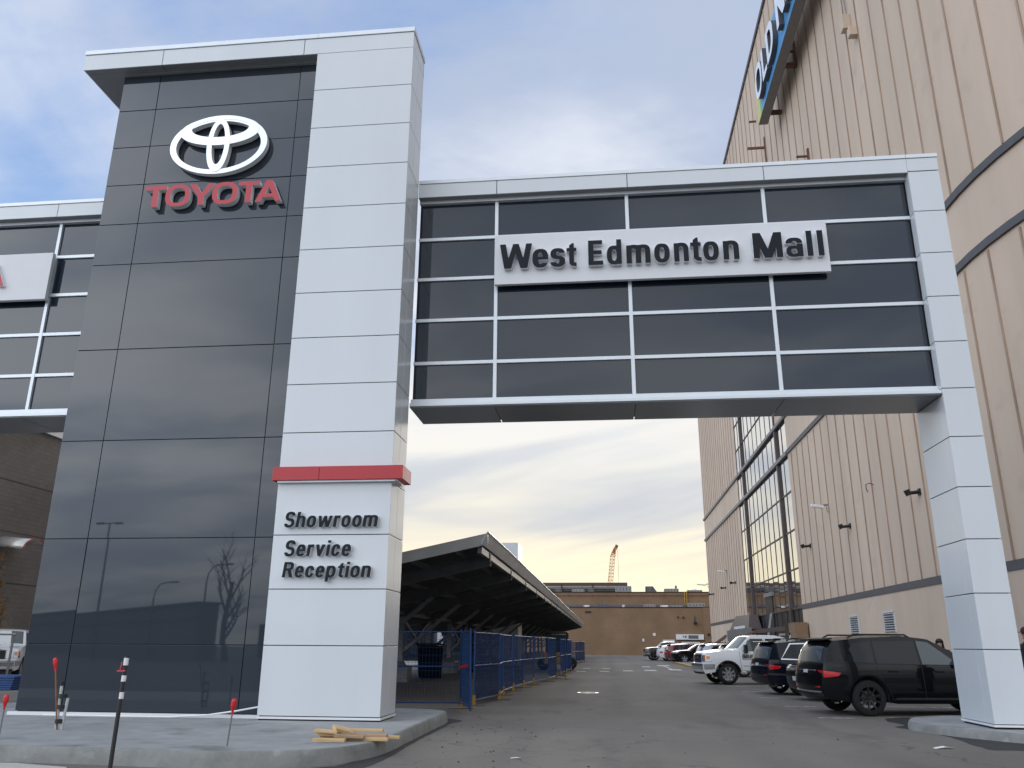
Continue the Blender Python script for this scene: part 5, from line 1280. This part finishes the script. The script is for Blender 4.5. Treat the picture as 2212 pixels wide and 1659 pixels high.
fence(-3.60, 21.42, -3.11, 19.8, 2, 'narrow bright blue screened panel turned edge on at the fence corner', feet=(1, 0))
fence(-3.43, 22.4, -3.10, 25.0, 1, 'dark blue screened panel just right of the bright blue corner panel')
fence(-3.10, 25.1, -3.27, 27.3, 1, 'second screened panel behind the bright corner, with heavy blue post')
fence(-3.26, 27.4, -3.22, 29.8, 1, 'third screened panel along the driveway under the canopy eave')
fence(-3.22, 29.9, -3.10, 32.1, 1, 'fourth screened panel along the driveway under the canopy eave')
fence(-3.09, 32.2, -2.92, 34.4, 0, 'unscreened mesh panel midway along the driveway fence')
fence(-2.91, 34.5, -2.55, 37.6, 0, 'unscreened mesh panel angled outwards before the dark gap')
fence(-2.54, 37.7, -2.42, 41.4, 1, 'screened panel where the driveway fence turns the corner')
fence(-2.42, 41.5, -1.92, 40.3, 0, 'short open frame sticking out into the driveway')
fence(-2.40, 45.2, -2.30, 49.0, 1, 'screened panel beyond the short open frame')
fence(-2.28, 49.2, -2.22, 53.5, 1, 'last screened panel of the long driveway fence, hiding the loader')
fence(-2.95, 73.2, -2.75, 76.6, 0, 'far mesh panel, left of three by the brick wall')
fence(-2.74, 76.7, -2.45, 80.2, 1, 'far screened panel, middle of three by the brick wall')
fence(-2.44, 80.3, -2.18, 83.9, 1, 'far screened panel, right of three by the brick wall')
o = empty('red_tag', (-3.22, 20.1, 1.02), 'small red plastic tag on the bright blue corner panel', 'tag')
b = MB(); b.obox((-.1, -.03, 0), (.10, -.03, .02), (.004, .01, 0), (0, 0, .03)); b.build('tag_sheet', 'red_cap', o)
# things standing under the canopy
o = empty('compact_loader', (-3.2, 56, 0), 'dark compact loader with glazed cab behind the driveway fence', 'loader')
b = MB(); b.box(-.8, .8, -1.2, 1.2, .35, 1.05); b.build('chassis', 'yellow', o, bevel=.06)
b = MB(); b.box(-.72, .72, -.7, .7, 2.2, 2.32); b.build('cab_roof', 'black', o, bevel=.04)
b = MB()
for x in (-.66, .66):
    for y in (-.62, .62): b.box(x-.05, x+.05, y-.05, y+.05, 1.05, 2.2)
b.build('cab_frame', 'black', o)
b = MB(); b.box(-.6, .6, -.6, .6, 1.06, 2.15); b.build('cab_glass', 'car_glass_teal', o)
for x in (-.85, .85):
    for y in (-.8, .8): wheel(o, x, y, .38, .28, 'rim_black', (6, .06, False), 1 if y > 0 else -1)
for x, y, m_, lb in ((-8.0, 39.0, 'paint_navy', 'dark blue storage bin seen through the near mesh panel'), (-7.6, 50.2, 'blue_paint', 'bright blue storage bin deeper under the canopy')):
    o = empty('storage_bin', (x, y, 0), lb, 'bin', R(8))
    b = MB(); b.add([(-.5, -.4, .1), (.5, -.4, .1), (.5, .4, .1), (-.5, .4, .1), (-.6, -.5, 1.45), (.6, -.5, 1.45), (.6, .5, 1.45), (-.6, .5, 1.45)], [(3, 2, 1, 0), (0, 1, 5, 4), (1, 2, 6, 5), (2, 3, 7, 6), (3, 0, 4, 7), (4, 5, 6, 7)]); b.build('bin_body', m_, o, bevel=.04)
    b = MB(); b.box(-.66, .66, -.55, .55, 1.455, 1.55); b.build('lid', 'black', o, bevel=.03)
    b = MB(); b.tube([(-.5, .42, .12), (.5, .42, .12)], .1, 8); b.build('axle', 'rubber', o)
    b = MB(); b.tube([(-.3, -.5, 1.2), (0, -.62, 1.2), (.3, -.5, 1.2)], .03, 6); b.build('handle', 'black', o)

# ================================================================ small things on and round the concrete island
def stake(x, y, z, tx, tz, lb, pipes=False, cap=True, rod='steel', ln=None):
    o = empty('marker_stake', (x, y, z), lb, 'stake', group='marker stakes on the concrete island')
    top = Vector((tx-x, 0, tz-z)); d = top.normalized()
    b = MB(); b.tube([(0, 0, 0), top*.5, top-d*.1], .012, 8); b.build('rod', rod, o)
    b = MB(); b.tube([top-d*.20, top-d*.13, top-d*.06, top-d*.02, top], .016, 10); v = b
    for i, q in enumerate(b.v): pass
    b.build('cap_stem', 'red_cap', o)
    b = MB(); b.tube([top-d*.16, top-d*.09], .017, 10, r2=.036); b.tube([top-d*.09, top-d*.035], .037, 10); b.tube([top-d*.035, top], .037, 10, r2=.022); b.build('cap', 'red_cap', o)
    if pipes:
        for (px, h1, dx) in ((-.03, .66, -.03), (.06, .46, .05)):
            b = MB(); b.tube([(px, .02, 0), (px+dx*.6, .02, h1)], .023, 10); b.build('pipe', 'pvc', o)
        b = MB()
        for zz in (.12, .33, .49): b.tube([(.012, .01, zz-.03), (.012, .01, zz+.03)], .062, 12)
        b.tube([(-.045, .02, .64), (-.048, .02, .71)], .026, 8); b.build('tape', 'black', o)
    return o
stake(-8.55, 13.04, .2, -8.77, 1.26, 'rusty red capped rod taped to two grey pipes before the dark wall', pipes=True, rod='rust_rod')
stake(-5.03, 11.38, .2, -4.99, .79, 'short grey rod with red cap right of the black and white pole')
stake(-8.56, 11.75, .2, -8.55, .78, 'grey rod with red cap at the left picture edge')
o = empty('marker_pole', (-5.53, 9.5, 0), 'black pole with three white bands and pink tape in front of the kerb', 'pole')
b = MB(); b.tube([(0, 0, 0), (.012, 0, .8), (.02, 0, 1.355)], .0235, 12); b.build('pole', 'plastic', o)
for z0, z1 in ((1.25, 1.33), (1.075, 1.14), (.89, .96)):
    b = MB(); b.tube([(.018, 0, z0), (.019, 0, z1)], .0265, 12); b.build('white_band', 'white_paint', o)
b = MB(); b.obox((-.01, -.028, 1.19), (.048, 0, 0), (0, .006, 0), (0, 0, .007)); b.obox((-.018, -.03, 1.24), (.006, 0, .05), (0, .004, 0), (.004, 0, 0)); b.build('pink_tape', 'pink_tape', o)
# offcuts of timber: every piece its own thing
TB = [(-3.88, 12.12, .222, 0, .46, .09, .044, 'w', 'weathered offcut at the front left of the timber heap'), (-3.62, 12.20, .265, 4, .42, .09, .04, 'o', 'greyish offcut lying on the front of the timber heap'),
      (-3.66, 12.50, .222, 1, .95, .09, .044, 'w', 'long pale board at the back of the timber heap'), (-3.47, 12.62, .222, -2, .95, .07, .044, 'w', 'longest pale board sticking out to the right at ground level'),
      (-3.52, 12.40, .268, -3, .80, .09, .044, 'o', 'weathered board on top of two long pale boards'), (-3.40, 12.30, .224, 2, .62, .09, .044, 'w', 'pale board lowest at the front right of the heap'),
      (-3.98, 12.42, .266, 8, .34, .14, .04, 'w', 'short wide offcut at the left end of the heap'), (-4.00, 12.36, .312, -6, .36, .13, .042, 'w', 'pale short board on top at the left of the heap'),
      (-3.78, 12.46, .318, 48, .34, .13, .05, 'w', 'tilted block turned crosswise on top of the heap'), (-3.60, 12.56, .314, 0, .74, .085, .042, 'w', 'pale board topmost at the back of the heap')]
for k, (x, y, z, a, L_, w_, h_, m_, lb) in enumerate(TB):
    b = MB(); b.obox((0, 0, 0), (L_/2, 0, 0), (0, w_/2, 0), (0, 0, h_/2))
    o = tag(b.build('timber_offcut', 'wood' if m_ == 'w' else 'wood_old', bevel=.004), lb, 'timber', 'timber offcuts heaped on the concrete island')
    o.location = (x, y, z); o.rotation_euler = (R(22 if 'tilted' in lb else 0), R([0, 2, 0, 0, 1, 0, 3, 2, 14, 0][k]), R(a))
# litter, drain cover
def scrap(x, y, lb, s_, rot):
    b = MB(); b.add([(-.16*s_, -.05*s_, .006), (0, -.06*s_, .03*s_), (.17*s_, -.03*s_, .012), (.15*s_, .04*s_, .006), (.02*s_, .05*s_, .035*s_), (-.15*s_, .04*s_, .010)], [(0, 1, 4, 5), (1, 2, 3, 4)])
    o = tag(b.build('litter', 'white_paint'), lb, 'litter'); o.location = (x, y, 0); o.rotation_euler = (0, 0, rot); md = o.modifiers.new('solid', 'SOLIDIFY'); md.thickness = .003
scrap(5.16, 14.62, 'crumpled white paper scrap on the asphalt before the slim column', 1.0, .2)
scrap(-1.30, 12.4, 'thin white scrap on the asphalt right of the concrete island', .45, .1)
rl = random.Random(9); dbm = MB()
for k in range(90):
    x, y = rl.uniform(-3, 4), rl.uniform(10.6, 17); s_ = rl.choice((.004, .005, .007, .011))
    if rl.random() < .5: x = rl.uniform(-3.05, -1.2)
    dbm.obox((x, y, s_*.5), (s_, s_*.3, 0), (-s_*.3, s_*.8, 0), (0, 0, s_*.6))
tag(dbm.build('gravel', 'fresh_asphalt'), 'loose dark gravel crumbs scattered over the asphalt', 'gravel', kind='stuff')
o = empty('drain_cover', (-.67, 29.2, 0), 'pale metal drain cover in the middle of the driveway', 'drain cover')
b = MB(); b.tube([(0, 0, .001), (0, 0, .014)], .36, 24); b.build('cover', 'galv', o)
b = MB()
for k in range(7): b.box(-.24, .24, -.2+.065*k-.012, -.2+.065*k+.012, .0145, .017)
b.build('slot', 'black', o)

# ================================================================ people
def person(loc, rz_, lb, top, legs, hair_long, hat=None, skin='skin'):
    o = empty('person', loc, lb, 'person', rz_, group=None)
    me = bpy.data.meshes.new('body'); vs = []; es = []; rd = []
    def v(x, y, z, r_, par=None):
        vs.append((x, y, z)); rd.append(r_)
        if par is not None: es.append((par, len(vs)-1))
        return len(vs)-1
    pv = v(0, 0, .95, .155); w1 = v(0, 0, 1.12, .135, pv); ch = v(0, -.01, 1.32, .16, w1); nk = v(0, 0, 1.47, .065, ch); hd0 = v(0, .015, 1.56, .075, nk); v(0, .02, 1.66, .085, hd0)
    for q in (-1, 1):
        hp = v(q*.10, 0, .88, .095, pv); kn = v(q*.11, .03, .50, .062, hp); an = v(q*.12, -.02, .09, .042, kn); v(q*.13, .14, .04, .035, an)
        sh = v(q*.19, -.01, 1.39, .07, ch); el = v(q*.245, -.03, 1.12, .05, sh); wr_ = v(q*.25, .06, .88, .033, el); pm = v(q*.25, .08, .81, .034, wr_)
        for k, (dx, l) in enumerate(((-.024, .075), (-.008, .088), (.009, .083), (.025, .066))):
            a = v(q*.25, .08+dx, .77, .010, pm); v(q*.248, .088+dx, .77-l, .008, a)
        th = v(q*.235, .118, .80, .011, pm); v(q*.232, .135, .76, .009, th)
    me.from_pydata(vs, es, []); body = bpy.data.objects.new('body', me); C.objects.link(body); body.parent = o; me.materials.append(M[skin])
    sk = body.modifiers.new('skin', 'SKIN'); body.modifiers.new('sub', 'SUBSURF').levels = 1; body.modifiers['sub'].render_levels = 2
    if not me.skin_vertices: me.attributes  # layer is made by the modifier
    for i, s_ in enumerate(me.skin_vertices[0].data): s_.radius = (rd[i], rd[i]); s_.use_root = (i == 0)
    b = MB()
    def lathe(c_, prof, n=14, sy=1.):
        base = len(b.v)
        for (z, r_) in prof:
            for k in range(n): t = 2*math.pi*k/n; b.v.append((c_[0]+r_*math.cos(t), c_[1]+r_*sy*math.sin(t), z))
        for i in range(len(prof)-1):
            for k in range(n): b.f.append((base+i*n+k, base+i*n+(k+1) % n, base+(i+1)*n+(k+1) % n, base+(i+1)*n+k)); b.m.append(0)
    lathe((0, 0), [(.62, .22), (.85, .215), (1.0, .20), (1.15, .19), (1.3, .215), (1.40, .20), (1.46, .12), (1.50, .085)], sy=.72)
    for q in (-1, 1): b.tube([(q*.17, -.01, 1.41), (q*.235, -.03, 1.25), (q*.25, -.03, 1.12), (q*.252, .03, .96), (q*.25, .055, .89)], .085, 10, r2=.055)
    b.build('coat', top, o, smooth=True)
    b = MB()
    for q in (-1, 1): b.tube([(q*.095, 0, .9), (q*.105, .02, .7), (q*.11, .03, .5), (q*.115, 0, .3), (q*.12, -.02, .08)], .115, 10, r2=.07)
    b.build('trousers', legs, o, smooth=True)
    b = MB()
    for q in (-1, 1): b.obox((q*.125, .06, .05), (.05, 0, 0), (0, .14, 0), (0, 0, .05))
    b.build('shoes', 'black', o, bevel=.03)
    # face: nose, eyes, mouth, ears
    b = MB(); b.add([(-.015, .10, 1.60), (.015, .10, 1.60), (0, .128, 1.585), (0, .10, 1.645)], [(0, 1, 2), (0, 2, 3), (1, 3, 2)]); 
    for q in (-1, 1): b.obox((q*.088, .015, 1.60), (.012, 0, 0), (0, .02, 0), (0, 0, .03))
    b.build('nose_and_ears', skin, o)
    b = MB()
    for q in (-1, 1): b.obox((q*.033, .098, 1.635), (.014, 0, 0), (0, .006, 0), (0, 0, .006))
    b.build('eyes', 'hair', o)
    b = MB(); b.obox((0, .096, 1.545), (.026, 0, 0), (0, .006, 0), (0, 0, .006)); b.build('mouth', 'red_cap', o)
    b = MB()
    lathe((0, -.015), [(1.755, .01), (1.745, .055), (1.71, .09), (1.665, .105), (1.62, .104)]+([(1.5, .115), (1.38, .12), (1.3, .09)] if hair_long else [(1.58, .09), (1.55, .05)]), n=16)
    # open the front of the hair for the face
    b.f = [f for f in b.f if not (sum(b.v[i][1] for i in f)/4 > .045 and sum(b.v[i][2] for i in f)/4 < 1.675)]; b.m = [0]*len(b.f)
    hh = b.build('hair', 'hair', o, smooth=True); md = hh.modifiers.new('solid', 'SOLIDIFY'); md.thickness = .012
    if hat:
        b = MB(); lathe((0, 0), [(1.66, .112), (1.70, .112), (1.74, .098), (1.775, .055), (1.785, .005)], n=16); b.obox((0, .14, 1.665), (.075, 0, 0), (0, .07, 0), (0, 0, .006)); b.build('cap', hat, o, smooth=True)
    return o
person((10.19, 28.0, 0), R(160), 'person with long dark hair and dark coat standing behind the black SUV', 'coat', 'coat', True)
person((8.72, 19.1, .15), R(95), 'person in black coat and dark red cap at the right picture edge', 'coat', 'trousers', False, 'cap')

# ================================================================ autumn tree on the left, things behind the viewer seen in the dark cladding
def tree(name, loc, h, spread, lb, seed, leaves=0, cat='tree', r0=.16, up=1.):
    rr = random.Random(seed); o = empty(name, loc, lb, cat); b = MB(); tips = []
    def grow(p, d, L_, r_, lev):
        n = 4; pts = [p]; q = p; dd = d
        for k in range(n): dd = (dd+Vector((rr.uniform(-.12, .12), rr.uniform(-.12, .12), rr.uniform(-.02, .10)*up))).normalized(); q = q+dd*L_/n; pts.append(q)
        b.tube(pts, r_, 6 if lev < 2 else 4, r2=r_*.55)
        if lev >= 3: tips.extend(pts[1:]); return
        nb = (7, 5, 4)[lev]
        for k in range(nb):
            t = .25+.75*(k+rr.random()*.6)/nb; i = min(int(t*n), n-1); bp = pts[i].lerp(pts[i+1], t*n-i); a = rr.uniform(0, 6.28); s_ = spread*(1.1-.3*t)
            nd = (dd*.7+Vector((math.cos(a)*s_, math.sin(a)*s_, .35*up))).normalized(); grow(bp, nd, L_*(.48 if lev == 0 else .55)*rr.uniform(.8, 1.15), r_*.42*(1.15-.4*t), lev+1)
    grow(Vector((0, 0, 0)), Vector((0, 0, 1)), h*.62, r0, 0)
    b.build('trunk', 'bark', o, smooth=True)
    if leaves:
        b = MB()
        for k in range(leaves):
            p = rr.choice(tips)+Vector((rr.gauss(0, .10), rr.gauss(0, .10), rr.gauss(0, .14))); a = Vector((rr.gauss(0, 1), rr.gauss(0, 1), rr.gauss(0, 1))).normalized(); c_ = a.cross(Vector((rr.gauss(0, 1), rr.gauss(0, 1), .2))).normalized(); s_ = rr.uniform(.03, .065)
            b.add([p-a*s_, p+c_*s_*.6, p+a*s_, p-c_*s_*.6], [(0, 1, 2, 3)])
        b.build('crown', 'leaf', o)
    return o
tree('autumn_tree', (-23.4, 30.6, 0), 5.6, .30, 'narrow tree with sparse orange autumn leaves before the brown block wall', 4, 1700, r0=.07, up=1.6)
tree('bare_tree', (-34.5, -44.5, 0), 11.5, .8, 'bare tree behind the viewer, seen only as reflection in the dark cladding', 8, r0=.3)
tree('bare_tree', (-62, -52, 0), 8.0, .9, 'smaller bare tree behind the viewer beyond the long low building', 12, r0=.2)
lo = empty('long_low_building', (-45, -45, 0), 'long low flat roofed building behind the viewer, mirrored in the dark cladding', 'building')
A, B_ = Vector((-37.2, -44, 0)), Vector((-96, -100, 0)); d = (B_-A).normalized(); nrm_ = Vector((-d.y, d.x, 0)); nrm_ = nrm_ if nrm_.y < 0 else -nrm_
b = MB(); b.obox((A+B_)/2+nrm_*1.0+Vector((0, 0, 2.55)), (B_-A)/2, nrm_*1.0, (0, 0, 2.55)); part(b, 'wall', 'grey_wall', lo)
b = MB(); b.obox((A+B_)/2+nrm_*1.0+Vector((0, 0, 5.2)), (B_-A)/2+d*.3, nrm_*1.3, (0, 0, .09)); b.obox((A+B_)/2+nrm_*.9+Vector((0, 0, 3.9)), (B_-A)/2+d*.1, nrm_*1.1, (0, 0, .12)); part(b, 'roof_edge', 'trim_grey', lo)
b = MB(); b.box(-37, 60, -66, -58, 0, 3.4); tag(b.build('boundary_wall', 'grey_wall'), 'low grey wall behind the viewer, mirrored at the foot of the dark cladding', 'wall')
for x, y, h, ty, lb in ((-47.2, -44.5, 12.2, 0, 'tall street lamp behind the viewer with twin heads'), (-37.6, -46.0, 8.8, 1, 'curved arm street lamp behind the viewer'), (-46.0, -52.0, 7.6, 1, 'shorter curved arm street lamp behind the viewer')):
    o = empty('street_lamp', (x, y, 0), lb, 'street lamp', group='street lamps behind the viewer'); b = MB()
    if ty == 0: b.tube([(0, 0, 0), (0, 0, h)], .12, 8, r2=.07); b.bar((-.8, 0, h), (.8, 0, h+.1), .08, .08)
    else: b.tube([(0, 0, 0), (0, 0, h-1.6)], .11, 8, r2=.08); b.tube([(0, 0, h-1.6), (.12, 0, h-.8), (.5, 0, h-.2), (1.1, 0, h), (1.9, 0, h+.05)], .06, 8)
    b.build('pole', 'dark_steel', o)
    b = MB()
    for q in ((-1, 1) if ty == 0 else (1,)): b.obox((q*.95 if ty == 0 else 2.1, 0, h+.05), (.35, 0, .02), (0, .14, 0), (0, 0, .07))
    b.build('lamp_head', 'dark_steel', o)
